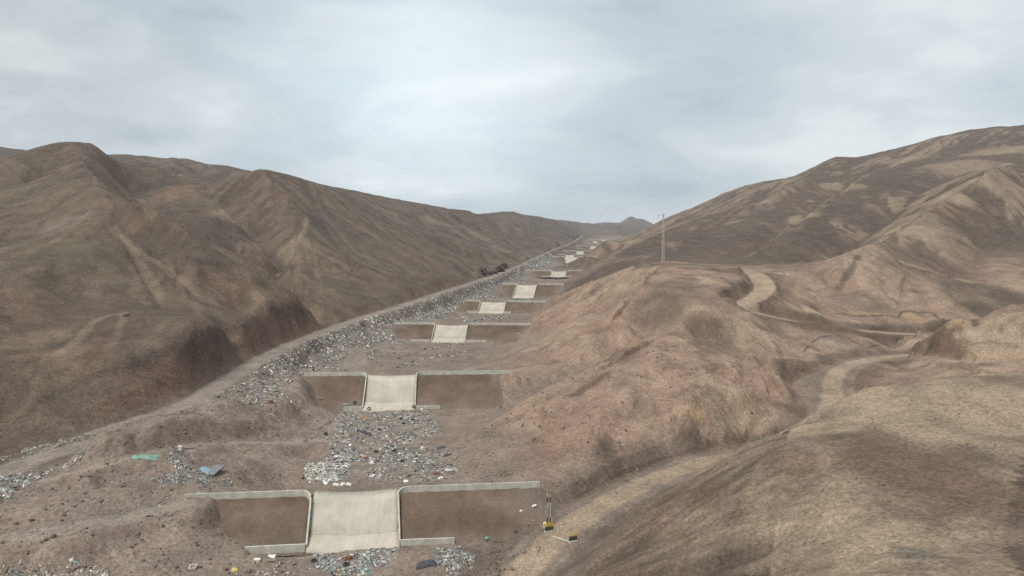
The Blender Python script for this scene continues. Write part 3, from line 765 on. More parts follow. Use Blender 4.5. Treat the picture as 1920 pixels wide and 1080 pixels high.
for uv_, st_ in (([(640, 769), (800, 770), (822, 800), (800, 835), (850, 850), (868, 893), (760, 906), (690, 893), (600, 902), (568, 893), (618, 850), (612, 815)], .55), ([(578, 1038), (745, 1022), (735, 1048), (640, 1085), (590, 1058)], .5), ([(818, 1028), (892, 1036), (884, 1070), (826, 1066)], .45), ([(625, 848), (662, 858), (655, 880), (640, 902), (600, 902), (568, 892)], .6)):
    q_ = np.array([hit(*p_) for p_ in uv_])
    box_ = (X > q_[:, 0].min() - 4) & (X < q_[:, 0].max() + 4) & (Y > q_[:, 1].min() - 4) & (Y < q_[:, 1].max() + 4)
    wx2, wy2 = X[box_] + 2.0 * sml[box_], Y[box_] + 3.0 * mid[box_]
    r_, j_ = np.zeros(wx2.shape, bool), len(q_) - 1
    for i_ in range(len(q_)):
        r_ ^= ((q_[i_, 1] > wy2) != (q_[j_, 1] > wy2)) & (wx2 < (q_[j_, 0] - q_[i_, 0]) * (wy2 - q_[i_, 1]) / (q_[j_, 1] - q_[i_, 1] + 1e-9) + q_[i_, 0])
        j_ = i_
    mk = np.zeros(X.shape); mk[box_] = r_ * sst(fbm(X[box_] / 2.2, Y[box_] / 2.2, 3, 401), -.25, .3)
    blend(mk * st_, 'litter')
col *= (1 + 0.16 * sml + 0.10 * mid)[..., None]
col = np.clip(col * np.array((1.02, 1.0, 0.98)), 0.02, 0.6)

# ------------------------------------------------------------------ materials


def mat(name, rough=0.9, spec=0.15):
    m = bpy.data.materials.new(name)
    m.use_nodes = True
    t = m.node_tree
    b = t.nodes['Principled BSDF']
    b.inputs['Roughness'].default_value = rough
    b.inputs['Specular IOR Level'].default_value = spec
    return m, t, b


def mottled(name, c1, c2, scale=1.0, rough=0.9, bump=0.3, spec=0.15, dist=0.05, metal=0.0):
    m, t, b = mat(name, rough, spec)
    g = nd(t, 'ShaderNodeNewGeometry')
    nz = nd(t, 'ShaderNodeTexNoise', Scale=scale, Detail=8.0, Roughness=0.65)
    t.links.new(g.outputs['Position'], nz.inputs['Vector'])
    r = ramp(t, [(0.32, c1), (0.68, c2)])
    t.links.new(nz.outputs[0], r.inputs[0]); t.links.new(r.outputs[0], b.inputs['Base Color'])
    if bump:
        bp = nd(t, 'ShaderNodeBump', Strength=bump, Distance=dist)
        t.links.new(nz.outputs[0], bp.inputs['Height']); t.links.new(bp.outputs[0], b.inputs['Normal'])
    b.inputs['Metallic'].default_value = metal
    return m


def earth_mat(name="dry earth", grit=1.0):
    m, t, b = mat(name, 0.95, 0.08)
    at = nd(t, 'ShaderNodeAttribute', attribute_name='soil')
    g = nd(t, 'ShaderNodeNewGeometry')
    pos = g.outputs['Position']

    def nz(sc, de, ro=0.65):
        n_ = nd(t, 'ShaderNodeTexNoise', Scale=sc, Detail=de, Roughness=ro)
        t.links.new(pos, n_.inputs['Vector'])
        return n_.outputs[0]

    def mul(a_, b_, f=1.0):
        k_ = nd(t, 'ShaderNodeMix', data_type='RGBA', blend_type='MULTIPLY'); k_.inputs[0].default_value = f
        t.links.new(a_, k_.inputs[6]); t.links.new(b_, k_.inputs[7])
        return k_.outputs[2]

    def lev(src, *st):
        r = ramp(t, list(st), 'LINEAR'); t.links.new(src, r.inputs[0])
        return r.outputs[0]
    broad = nz(0.16, 5.0)
    fine = nz(2.2, 9.0, 0.72)
    c = mul(at.outputs['Color'], lev(broad, (0.32, 0.80), (0.5, 1.0), (0.68, 1.20)))
    c = mul(c, lev(fine, (0.36, 0.74), (0.5, 1.0), (0.64, 1.28)), grit)
    # gravel: every stone its own tone, dark gaps between
    for sc, lo, hi in ((1.5, 0.86, 1.14), (4.5, 0.80, 1.22)):
        vo = nd(t, 'ShaderNodeTexVoronoi', Scale=sc, Randomness=1.0)
        t.links.new(pos, vo.inputs['Vector'])
        sx = nd(t, 'ShaderNodeSeparateColor'); t.links.new(vo.outputs['Color'], sx.inputs[0])
        c = mul(c, lev(sx.outputs[0], (0.0, lo), (0.5, 1.0), (0.86, 1.04), (1.0, hi)), grit)
    vd = nd(t, 'ShaderNodeTexVoronoi', Scale=0.9, Randomness=1.0)
    t.links.new(pos, vd.inputs['Vector'])
    c = mul(c, lev(vd.outputs['Distance'], (0.06, 0.5), (0.13, 1.0)), 0.6 * grit)
    t.links.new(c, b.inputs['Base Color'])
    bp = nd(t, 'ShaderNodeBump', Strength=0.4, Distance=0.18)
    t.links.new(fine, bp.inputs['Height'])
    t.links.new(bp.outputs[0], b.inputs['Normal'])
    return m


M = {}
M['earth'] = earth_mat()
M['face'] = earth_mat("embankment earth", 0.45)
M['fill'] = mottled("embankment earth", (0.088, 0.062, 0.045), (0.140, 0.102, 0.076), 0.35, 0.95, 0.6, 0.08, 0.3)


def slab_mat():
    m = mottled("spillway concrete", (0.375, 0.338, 0.28), (0.46, 0.418, 0.352), 0.25, 0.85, 0.12, 0.2, 0.02)
    t = m.node_tree; b = t.nodes['Principled BSDF']
    src = b.inputs['Base Color'].links[0].from_socket
    tc_ = nd(t, 'ShaderNodeTexCoord')
    sp = nd(t, 'ShaderNodeSeparateXYZ'); t.links.new(tc_.outputs['Generated'], sp.inputs[0])
    nz = nd(t, 'ShaderNodeTexNoise', Scale=7.0, Detail=4.0)
    t.links.new(tc_.outputs['Generated'], nz.inputs['Vector'])
    ad = nd(t, 'ShaderNodeMath', operation='MULTIPLY_ADD'); ad.inputs[1].default_value = 0.05
    t.links.new(nz.outputs[0], ad.inputs[0]); t.links.new(sp.outputs['Y'], ad.inputs[2])
    r = ramp(t, [(0.0, 1.02), (0.30, 1.0), (0.312, 0.72), (0.325, 0.86), (0.40, 0.90), (0.44, 0.95), (0.70, 0.95), (0.73, 1.03), (1.0, 1.05)], 'LINEAR')
    t.links.new(ad.outputs[0], r.inputs[0])
    mm = nd(t, 'ShaderNodeMix', data_type='RGBA', blend_type='MULTIPLY'); mm.inputs[0].default_value = 1
    t.links.new(src, mm.inputs[6]); t.links.new(r.outputs[0], mm.inputs[7])
    # water streaks down the slab
    mp_ = nd(t, 'ShaderNodeMapping'); mp_.inputs['Scale'].default_value = (26, 2.2, 2)
    t.links.new(tc_.outputs['Generated'], mp_.inputs[0])
    n3 = nd(t, 'ShaderNodeTexNoise', Scale=1.0, Detail=6.0, Roughness=0.6); t.links.new(mp_.outputs[0], n3.inputs['Vector'])
    r3 = ramp(t, [(0.30, 0.89), (0.6, 1.02)], 'LINEAR'); t.links.new(n3.outputs[0], r3.inputs[0])
    m3 = nd(t, 'ShaderNodeMix', data_type='RGBA', blend_type='MULTIPLY'); m3.inputs[0].default_value = 1
    t.links.new(mm.outputs[2], m3.inputs[6]); t.links.new(r3.outputs[0], m3.inputs[7])
    # bay joints running down the slab
    rj = ramp(t, [(0.0, 1.0), (0.328, 1.0), (0.333, 0.78), (0.338, 1.0), (0.661, 1.0), (0.666, 0.78), (0.671, 1.0), (1.0, 1.0)], 'LINEAR')
    t.links.new(sp.outputs['X'], rj.inputs[0])
    m4 = nd(t, 'ShaderNodeMix', data_type='RGBA', blend_type='MULTIPLY'); m4.inputs[0].default_value = 1
    t.links.new(m3.outputs[2], m4.inputs[6]); t.links.new(rj.outputs[0], m4.inputs[7])
    t.links.new(m4.outputs[2], b.inputs['Base Color'])
    return m


M['slab'] = slab_mat()
M['wall'] = mottled("weathered wall concrete", (0.36, 0.345, 0.295), (0.50, 0.48, 0.42), 0.8, 0.9, 0.3, 0.2, 0.03)

# ------------------------------------------------------------------ object helpers


def tag(o, label, cat=None, group=None, kind=None):
    o['label'] = label
    if cat:
        o['category'] = cat
    if group:
        o['group'] = group
    if kind:
        o['kind'] = kind
    return o


def link_mesh(name, v, f, m, parent=None, smooth=False, loc=None):
    me = bpy.data.meshes.new(name)
    me.from_pydata([tuple(map(float, p)) for p in v], [], [tuple(map(int, q)) for q in f])
    me.update()
    if smooth:
        me.polygons.foreach_set('use_smooth', np.ones(len(me.polygons), bool))
    if m is not None:
        me.materials.append(m)
    o = bpy.data.objects.new(name, me)
    COL.objects.link(o)
    if parent is not None:
        o.parent = parent
    if loc is not None:
        o.location = loc
    return o


def empty(name, loc=(0, 0, 0), rz=0):
    o = bpy.data.objects.new(name, None)
    COL.objects.link(o)
    o.location = tuple(map(float, loc)); o.rotation_euler = (0, 0, rz)
    o.empty_display_size = 0.5
    return o


class MB:
    """collects vertices and faces of one mesh"""

    def __init__(s):
        s.v = []; s.f = []

    def add(s, v, f):
        b = len(s.v)
        s.v += [tuple(p) for p in v]
        s.f += [tuple(i + b for i in q) for q in f]
        return s

    def box(s, c, d, rz=0):
        x, y, z = d[0] / 2, d[1] / 2, d[2] / 2
        cs, sn = math.cos(rz), math.sin(rz)
        v = []
        for (i, j, k) in [(-1, -1, -1), (1, -1, -1), (1, 1, -1), (-1, 1, -1), (-1, -1, 1), (1, -1, 1), (1, 1, 1), (-1, 1, 1)]:
            a_, b_ = i * x, j * y
            v.append((c[0] + a_ * cs - b_ * sn, c[1] + a_ * sn + b_ * cs, c[2] + k * z))
        return s.add(v, [(0, 3, 2, 1), (4, 5, 6, 7), (0, 1, 5, 4), (1, 2, 6, 5), (2, 3, 7, 6), (3, 0, 4, 7)])

    def tube(s, p, q, r0, r1=None, k=8):
        r1 = r0 if r1 is None else r1
        p, q = Vector(p), Vector(q)
        d = (q - p).normalized()
        a_ = d.orthogonal().normalized(); b_ = d.cross(a_)
        v = []
        for c, r in ((p, r0), (q, r1)):
            for i in range(k):
                t = 2 * math.pi * i / k
                v.append(tuple(c + a_ * (r * math.cos(t)) + b_ * (r * math.sin(t))))
        f = [(i, (i + 1) % k, k + (i + 1) % k, k + i) for i in range(k)]
        f += [tuple(range(k - 1, -1, -1)), tuple(range(k, 2 * k))]
        return s.add(v, f)

    def ribbon(s, path, half, down):
        """wall swept along a path of (x,y,ztop): thickness 2*half, depth 'down'"""
        n_ = len(path)
        v = []
        for i, p in enumerate(path):
            a_ = path[max(i - 1, 0)]; b_ = path[min(i + 1, n_ - 1)]
            dx, dy = b_[0] - a_[0], b_[1] - a_[1]
            l = math.hypot(dx, dy) or 1
            nx, ny = -dy / l * half, dx / l * half
            dn = down[i] if isinstance(down, (list, tuple)) else down
            v += [(p[0] + nx, p[1] + ny, p[2] - dn), (p[0] + nx, p[1] + ny, p[2]), (p[0] - nx, p[1] - ny, p[2]), (p[0] - nx, p[1] - ny, p[2] - dn)]
        f = []
        for i in range(n_ - 1):
            o = i * 4
            for k in range(4):
                f.append((o + k, o + (k + 1) % 4, o + 4 + (k + 1) % 4, o + 4 + k))
        f += [(0, 3, 2, 1), (4 * n_ - 4, 4 * n_ - 3, 4 * n_ - 2, 4 * n_ - 1)]
        return s.add(v, f)

    def build(s, name, m, parent=None, smooth=False):
        return link_mesh(name, s.v, s.f, m, parent, smooth)


# ------------------------------------------------------------------ terrain objects
V = np.stack([X, Y, Z], -1).reshape(-1, 3)
e1 = np.gradient(np.stack([X, Y, Z], -1), axis=0); e2 = np.gradient(np.stack([X, Y, Z], -1), axis=1)
NRM = np.cross(e2, e1)
NRM /= np.linalg.norm(NRM, axis=-1, keepdims=True) + 1e-12
NRM = NRM.reshape(-1, 3)
quad = (RI[:-1, None] * NC + CI[None, :-1])
Q = np.stack([quad, quad + 1, quad + NC + 1, quad + NC], -1).reshape(-1, 4)


def fmean(a_):
    return (a_[:-1, :-1] + a_[1:, :-1] + a_[:-1, 1:] + a_[1:, 1:]).ravel() / 4


cls = np.zeros(Q.shape[0], int)
fy = fmean(Y); fx = fmean(X)
left_hill = fx < chan_x(fy) - 20
cls[:] = np.where(left_hill, 1, 2)
cls[fmean(floor_m) > 0.5] = 0
cls[(fmean(spoil) > 0.5)] = 0
cls[(fx - 0.55 * fy > -2) & (fy < 130) & (cls == 2) & (fmean(RW['side'][1]) < -2)] = 3
cls[fy > 1750] = 4
cls[fmean(ROADMASK['left']) > 0.5] = 5
cls[fmean(np.maximum(ROADMASK['side'], ROADMASK['spur'])) > 0.5] = 6
cls[fmean(ROADMASK['top']) > 0.5] = 7
cls[fmean(np.maximum(ROADMASK['bench'], ROADMASK['ramp'])) > 0.5] = 8
TERR = [('ground', 'bare grey-brown floor and lower slopes of the dry valley'), ('hill', 'dark brown bare hills rising left of the dirt road'), ('mountain', 'long brown mountain slope with tan ribs right of the dams'),
        ('foreground_hill', 'pale tan rounded hill with dark stony cap in the near right corner'), ('far_mountain', 'hazy bluish hills closing the far end of the valley'), ('dirt_road', 'grey dirt road along the foot of the left hills above tipped rubble'),
        ('dirt_track', 'wide tan dirt track passing the yellow bollards round the near hill'), ('hill_track', 'dusty curving track climbing to the lattice pylon'), ('bench_track', 'faint grey tracks crossing the loose earth left of the dams')]
for ci, (nm, lb) in enumerate(TERR):
    q = Q[cls == ci]
    if not len(q):
        continue
    used, inv = np.unique(q.ravel(), return_inverse=True)
    me = bpy.data.meshes.new(nm)
    me.vertices.add(len(used)); me.vertices.foreach_set('co', V[used].astype(np.float32).ravel())
    me.loops.add(q.size); me.loops.foreach_set('vertex_index', inv.astype(np.int32).ravel())
    me.polygons.add(len(q)); me.polygons.foreach_set('loop_start', np.arange(0, q.size, 4, dtype=np.int32))
    me.update(calc_edges=True)
    me.polygons.foreach_set('use_smooth', np.ones(len(q), bool))
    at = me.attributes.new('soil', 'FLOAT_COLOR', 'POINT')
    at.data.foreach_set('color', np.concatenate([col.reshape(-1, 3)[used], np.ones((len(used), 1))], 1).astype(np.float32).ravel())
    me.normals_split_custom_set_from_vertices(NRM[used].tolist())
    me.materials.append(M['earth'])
    o = bpy.data.objects.new(nm, me)
    COL.objects.link(o)
    tag(o, lb, nm.replace('_', ' '), None, 'structure')

# ------------------------------------------------------------------ check dams


def dam(spec, label, near):
    zc_, zb = spec['zc'], spec['zb']
    e, nn, cen, w, run, sh, ll, lr = frame(spec)
    h = zc_ - zb
    root = empty('check_dam', (cen[0], cen[1], zb), math.atan2(e[1], e[0]))
    tag(root, label, 'dam', 'dams stepping up the dry channel')
    # local frame: x along crest to the right, y upstream, z up from base
    st = 0.5 if near else 1.5
    hw = w / 2

    def shx(t):
        return sh * t
    # earth embankment
    xs = np.arange(-ll - 6, lr + 6.01, st * (1.2 if near else 2)); ys = np.concatenate([np.linspace(-run - 1.0, -0.2, 18 if near else 8), np.linspace(0.6, 1.4 * h + 2, 7)])
    vv = []
    for y in ys:
        for x in xs:
            t = min(max(-y / run, 0), 1)
            if y < 0:
                z = (h - 0.95) * (1 - t) - 0.5 * (t >= 1)
            else:
                z = (h - 0.95) - max(y - 1.5, 0) / 1.4
            z -= max(-ll - x, x - lr, 0) / 1.3
            x0 = abs(x - shx(t))
            if x0 < hw - 0.2 and y < 2.5:
                z -= 1.6
            if near:
                z += 0.10 * math.sin(x * 1.7 + y * 0.9) * math.sin(y * 1.3 - x * 0.4) + random.uniform(-.02, .02)
            vv.append((x, y, z))
    nx = len(xs)
    ff = [(j * nx + i, j * nx + i + 1, (j + 1) * nx + i + 1, (j + 1) * nx + i) for j in range(len(ys) - 1) for i in range(nx - 1)]
    eo = link_mesh('earth_embankment', vv, ff, M['face'], root, True)
    va = np.array(vv)
    px_, py_ = cen[0] + va[:, 0] * e[0] - va[:, 1] * nn[0], cen[1] + va[:, 0] * e[1] - va[:, 1] * nn[1]
    nb_ = fbm(px_ / 9, py_ / 5, 3, 501); ns_ = fbm(px_ / 2.2, py_ / 6, 3, 511)
    cc = np.tile(np.array((0.122, 0.088, 0.066)), (len(va), 1)) * (1 + 0.22 * nb_ + 0.16 * ns_)[:, None]
    tb = np.clip(1 - va[:, 2] / (0.30 * h) + 0.9 * nb_, 0, 1) * 0.55
    te = np.clip((np.abs(va[:, 0]) - 0.72 * np.where(va[:, 0] < 0, ll, lr)) / (0.3 * lr) + 0.6 * nb_, 0, 1) * 0.8
    kk = np.maximum(tb, te)[:, None]
    cc = np.clip(cc * (1 - kk) + C['floor'] * 0.92 * kk, 0.02, 0.5)
    ea = eo.data.attributes.new('soil', 'FLOAT_COLOR', 'POINT')
    ea.data.foreach_set('color', np.concatenate([cc, np.ones((len(cc), 1))], 1).astype(np.float32).ravel())
    # spillway chute: dished slab with an apron at the lip and a flatter foot
    ks = 16 if near else 8
    prof = [(3.2, h - 1.35), (0.3, h - 1.25), (-0.10 * run, h - 1.5)]
    y0, z0 = prof[-1]
    for k in range(1, 9):
        t = k / 8
        prof.append((y0 + (-0.74 * run - y0) * t, z0 + (0.17 * h - z0) * t))
    for k in range(1, 5):
        t = k / 4
        prof.append((-0.74 * run - 0.36 * run * t, 0.17 * h * (1 - t) ** 1.3 + 0.05))
    vv = []; ff = []
    for (y, z) in prof:
        t = min(max(-y / run, 0), 1.1)
        for i in range(ks + 1):
            s = i / ks * 2 - 1
            x = s * (hw - 0.02) + shx(t)
            vv.append((x, y - (0.35 * (1 - s * s) if t > 1 else 0), z - 0.024 * w * (1 - abs(s) ** 1.3)))
    nt_ = len(vv)
    vv += [(x, y, z - 0.6) for (x, y, z) in vv]
    npf = len(prof)
    for j in range(npf - 1):
        for i in range(ks):
            a_ = j * (ks + 1) + i
            q = (a_, a_ + 1, a_ + ks + 2, a_ + ks + 1)
            ff.append(q); ff.append(tuple(nt_ + k for k in reversed(q)))
    rim = [i for i in range(ks + 1)] + [j * (ks + 1) + ks for j in range(1, npf)] + [(npf - 1) * (ks + 1) + i for i in range(ks - 1, -1, -1)] + [j * (ks + 1) for j in range(npf - 2, 0, -1)]
    for a_, b_ in zip(rim, rim[1:] + rim[:1]):
        ff.append((b_, a_, a_ + nt_, b_ + nt_))
    link_mesh('spillway_chute', vv, ff, M['slab'], root, True)
    th = 0.14
    # crest walls with a curved return down to the chute, then the chute's side walls
    for sg, le in ((-1, ll), (1, lr)):
        R = 1.7 if near else 1.5
        pth = [(sg * le, 0.2, h)]
        for k in range(1, 7):
            pth.append((sg * (le + (hw + R - le) * k / 6), 0.2, h))
        for k in range(1, 7):
            a_ = math.pi / 2 * k / 6
            pth.append((sg * (hw + R - R * math.sin(a_)), 0.2 - R * (1 - math.cos(a_)), h - 0.75 * (k / 6) ** 2))
        dn = [1.35] * 7 + [1.5] * 6
        MB().ribbon(pth, th, dn).build('crest_wall', M['wall'], root)
        p2 = []
        ys_, zs_ = pth[-1][1] - 0.02, pth[-1][2]
        for k in range(0, 9):
            t = k / 8
            y = ys_ + (-run - ys_) * t
            tt = min(-y / run, 1)
            p2.append((sg * (hw + 0.0) + shx(tt), y, zs_ + (0.75 - zs_) * t))
        MB().ribbon(p2, th - 0.02, 1.5).build('side_wall', M['wall'], root)
        tl = spec['toe'][0 if sg < 0 else 1]
        if tl > 0.5:
            p3 = [(sg * (hw + 0.16) + shx(1), -run - 0.1, 0.85), (sg * (hw + tl * .5) + shx(1), -run - 0.1, 0.85), (sg * (hw + tl) + shx(1), -run - 0.1, 0.8)]
            MB().ribbon(p3, th + 0.03, 1.8).build('toe_wall', M['wall'], root)
    return root


DL = ['nearest concrete check dam with broad pale chute at the bottom of the photo', 'second check dam up the valley, chute with tyres at its foot', 'third check dam up the valley, brown earth face beside the long trash slope',
      'fourth check dam up the valley, rubble strip below its chute', 'fifth check dam up the valley, tall chute partly cut by the hill on its right', 'sixth check dam up the valley, chute behind the two-pole power frame',
      'seventh check dam, large pale chute below two close crest lines', 'eighth check dam, its crest line just above that of the seventh', 'ninth check dam, small chute right of the paired crest lines', 'tenth check dam, tiny chute left of the far thin pole',
      'eleventh check dam, small pale chute just left of the far thin pole', 'twelfth check dam, thin crest line far up the valley', 'farthest check dam, pale crest line touching the right slope at the valley head']
DROOT = []
for i, d in enumerate(DAMS):
    DROOT.append(dam(d, DL[i], i < 5))
#--MORE--
# ------------------------------------------------------------------ sight line on ground or on a dam's earth face
from mathutils.bvhtree import BVHTree
bpy.context.view_layer.update()
BVS = []
for r_ in DROOT[:6]:
    for ch in r_.children:
        if ch.name.split('.')[0] in ('earth_embankment', 'spillway_chute'):
            mw = r_.matrix_world
            BVS.append(BVHTree.FromPolygons([mw @ v.co for v in ch.data.vertices], [tuple(p.vertices) for p in ch.data.polygons]))


def surf(u, v):
    q = hit(u, v)
    d = Vector(ray(u, v)).normalized()
    best = Vector(q).length
    for b in BVS:
        loc, nor, ix, dist = b.ray_cast(Vector((0, 0, 0)), d)
        if loc is not None and dist < best:
            best = dist; q = np.array(loc)
    return q


def drop(x, y):
    """height of the top surface at x, y"""
    z = float(ground(x, y))
    for b in BVS:
        loc, nor, ix, dist = b.ray_cast(Vector((x, y, 60)), Vector((0, 0, -1)))
        if loc is not None and loc.z > z:
            z = loc.z
    return z


# ------------------------------------------------------------------ rubbish and stones
def tint_mat(name, rough=0.8, spec=0.2):
    m, t, b = mat(name, rough, spec)
    at = nd(t, 'ShaderNodeAttribute', attribute_name='tint')
    g = nd(t, 'ShaderNodeNewGeometry')
    nz = nd(t, 'ShaderNodeTexNoise', Scale=3.0, Detail=6.0, Roughness=0.6)
    t.links.new(g.outputs['Position'], nz.inputs['Vector'])
    r = ramp(t, [(0.3, 0.62), (0.7, 1.2)], 'LINEAR')
    t.links.new(nz.outputs[0], r.inputs[0])
    mm = nd(t, 'ShaderNodeMix', data_type='RGBA', blend_type='MULTIPLY'); mm.inputs[0].default_value = 1
    t.links.new(at.outputs['Color'], mm.inputs[6]); t.links.new(r.outputs[0], mm.inputs[7])
    t.links.new(mm.outputs[2], b.inputs['Base Color'])
    return m


M['trash'] = tint_mat("mixed rubbish")
M['stone'] = tint_mat("loose stone", 0.95, 0.08)
PAL = dict(white=(.56, .535, .48), light=(.40, .375, .335), grey=(.235, .23, .215), dark=(.05, .05, .052), brown=(.17, .12, .085), blue=(.20, .235, .25), teal=(.18, .30, .28), orange=(.34, .16, .09), soil=(.165, .132, .108), rosy=(.20, .145, .112))
MIX_RUB = dict(white=.15, light=.33, grey=.25, dark=.06, brown=.08, blue=.08, teal=.005, orange=.004, soil=.10)
MIX_LIT = dict(white=.26, light=.34, grey=.16, dark=.07, brown=.10, blue=.05, teal=.02, orange=.012, soil=.12)
MIX_WHT = dict(white=.52, light=.30, grey=.10, dark=.04, brown=.04)
MIX_TEA = dict(white=.22, light=.30, grey=.2, teal=.09, blue=.09, dark=.06, orange=.01, soil=.08)
BOXV = np.array([(-1, -1, -1), (1, -1, -1), (1, 1, -1), (-1, 1, -1), (-1, -1, 1), (1, -1, 1), (1, 1, 1), (-1, 1, 1)], float) / 2
BOXF = np.array([(0, 3, 2, 1), (4, 5, 6, 7), (0, 1, 5, 4), (1, 2, 6, 5), (2, 3, 7, 6), (3, 0, 4, 7)])


def pieces(name, label, px, py, smin, smax, mix, m, lift=0.0, flat=0.35, long=0.15, tilt=0.5, cat='rubbish', tintnoise=0.15):
    n_ = len(px)
    if n_ == 0:
        return None
    s = smin * (smax / smin) ** (rng.random(n_) ** 3.2)
    a_ = s * (0.6 + 0.8 * rng.random(n_)); b_ = s * (0.4 + 0.7 * rng.random(n_)); c_ = s * (flat * (0.3 + rng.random(n_)))
    lo = rng.random(n_) < long
    a_[lo] *= 2.6; b_[lo] *= 0.35; c_[lo] *= 0.5
    v = BOXV[None] * np.stack([a_, b_, c_], -1)[:, None, :]
    v += (rng.random(v.shape) - 0.5) * (s * 0.28)[:, None, None] * np.array((1, 1, 0.8))
    yaw = rng.random(n_) * 6.283; tx = rng.normal(0, tilt, n_) * 0.6; ty = rng.normal(0, tilt, n_) * 0.6
    cx_, sx_ = np.cos(tx)[:, None], np.sin(tx)[:, None]
    y1 = v[..., 1] * cx_ - v[..., 2] * sx_; z1 = v[..., 1] * sx_ + v[..., 2] * cx_
    cy_, sy_ = np.cos(ty)[:, None], np.sin(ty)[:, None]
    x1 = v[..., 0] * cy_ + z1 * sy_; z2 = -v[..., 0] * sy_ + z1 * cy_
    cz_, sz_ = np.cos(yaw)[:, None], np.sin(yaw)[:, None]
    x2 = x1 * cz_ - y1 * sz_; y2 = x1 * sz_ + y1 * cz_
    gz = ground(px, py)
    # lie along the slope
    e_ = 0.6
    sx2 = (ground(px + e_, py) - ground(px - e_, py)) / (2 * e_); sy2 = (ground(px, py + e_) - ground(px, py - e_)) / (2 * e_)
    z2 = z2 + x2 * np.clip(sx2, -1, 1)[:, None] + y2 * np.clip(sy2, -1, 1)[:, None]
    vv = np.stack([x2 + px[:, None], y2 + py[:, None], z2 + (gz + lift + c_ * 0.25)[:, None]], -1).reshape(-1, 3)
    ff = (BOXF[None] + (np.arange(n_) * 8)[:, None, None]).reshape(-1, 4)
    me = bpy.data.meshes.new(name)
    me.vertices.add(len(vv)); me.vertices.foreach_set('co', vv.astype(np.float32).ravel())
    me.loops.add(ff.size); me.loops.foreach_set('vertex_index', ff.astype(np.int32).ravel())
    me.polygons.add(len(ff)); me.polygons.foreach_set('loop_start', np.arange(0, ff.size, 4, dtype=np.int32))
    me.update(calc_edges=True)
    ks = list(mix); pr = np.array([mix[k] for k in ks]); pr /= pr.sum()
    cc = np.array([PAL[k] for k in ks])[rng.choice(len(ks), n_, p=pr)]
    cc = cc * (1 + tintnoise * rng.normal(size=(n_, 1))) * (1 + 0.05 * rng.normal(size=(n_, 3)))
    cc = np.clip(np.repeat(cc, 8, 0), 0.015, 0.72)
    at = me.attributes.new('tint', 'FLOAT_COLOR', 'POINT')
    at.data.foreach_set('color', np.concatenate([cc, np.ones((len(cc), 1))], 1).astype(np.float32).ravel())
    me.materials.append(m)
    o = bpy.data.objects.new(name, me)
    COL.objects.link(o)
    return tag(o, label, cat, None, 'stuff')


def inpoly(x, y, q):
    r = np.zeros(x.shape, bool)
    j = len(q) - 1
    for i in range(len(q)):
        xi, yi = q[i][:2]; xj, yj = q[j][:2]
        r ^= ((yi > y) != (yj > y)) & (x < (xj - xi) * (y - yi) / (yj - yi + 1e-12) + xi)
        j = i
    return r


def sample(poly, n_, clump=0.0, scale=4.0, ragged=0.0, seed=0):
    q = np.array(poly)[:, :2]
    lo, hi = q.min(0), q.max(0)
    xs, ys = [], []
    while sum(map(len, xs)) < n_:
        x = lo[0] + (hi[0] - lo[0]) * rng.random(n_ * 3); y = lo[1] + (hi[1] - lo[1]) * rng.random(n_ * 3)
        wx = x + ragged * noise(x / 3, y / 3, 301 + seed); wy = y + ragged * noise(x / 3, y / 3, 302 + seed)
        k = inpoly(wx, wy, q)
        if clump:
            k &= rng.random(x.shape) < sst(noise(x / scale, y / scale, 310 + seed) + 0.35 * noise(x / scale * 3, y / scale * 3, 311 + seed), -0.6 + clump, 0.2 + clump)
        xs.append(x[k]); ys.append(y[k])
        if not k.any():
            break
    return np.concatenate(xs)[:n_], np.concatenate(ys)[:n_]


def polyhit(*uv):
    return [hit(u, v) for (u, v) in uv]


# tipped rubble bank below the left road: a strip beside the road, in plan
rp = np.array(roadL)
sel = (rp[:, 1] > 139) & (rp[:, 1] < 900)
rp = rp[sel]
seg = np.hypot(*(np.diff(rp[:, :2], axis=0).T))
cum = np.concatenate([[0], np.cumsum(seg)])
NB = 72000
t = rng.random(NB) ** 0.9 * cum[-1]
bx, by = np.interp(t, cum, rp[:, 0]), np.interp(t, cum, rp[:, 1])
tx_, ty_ = np.interp(t, cum[:-1], np.diff(rp[:, 0]) / seg), np.interp(t, cum[:-1], np.diff(rp[:, 1]) / seg)
wid = 19 * (0.75 + 0.55 * noise(t / 11, t * 0 + .5, 331)) * sst(by, 137, 175)
off = 3.3 + np.abs(rng.random(NB)) ** 0.85 * np.maximum(wid, 1.0)
bx2, by2 = bx + ty_ * off, by - tx_ * off
fx_ = ground(bx2, by2) - floor_z(by2)
ok = (fx_ > 0.3) | (rng.random(NB) < 0.15)
dn_ = noise(bx2 / 7, by2 / 7, 333)
ok &= rng.random(NB) < 0.55 + 0.45 * sst(dn_, -.5, .3)
pieces('rubble_bank', 'long grey bank of tipped rubble and rubbish spilling down from the left dirt road', bx2[ok], by2[ok], 0.14, 1.0, MIX_RUB, M['trash'], 0.03, 0.25, 0.2, 0.4)
k = ok & (rng.random(NB) < 0.10)
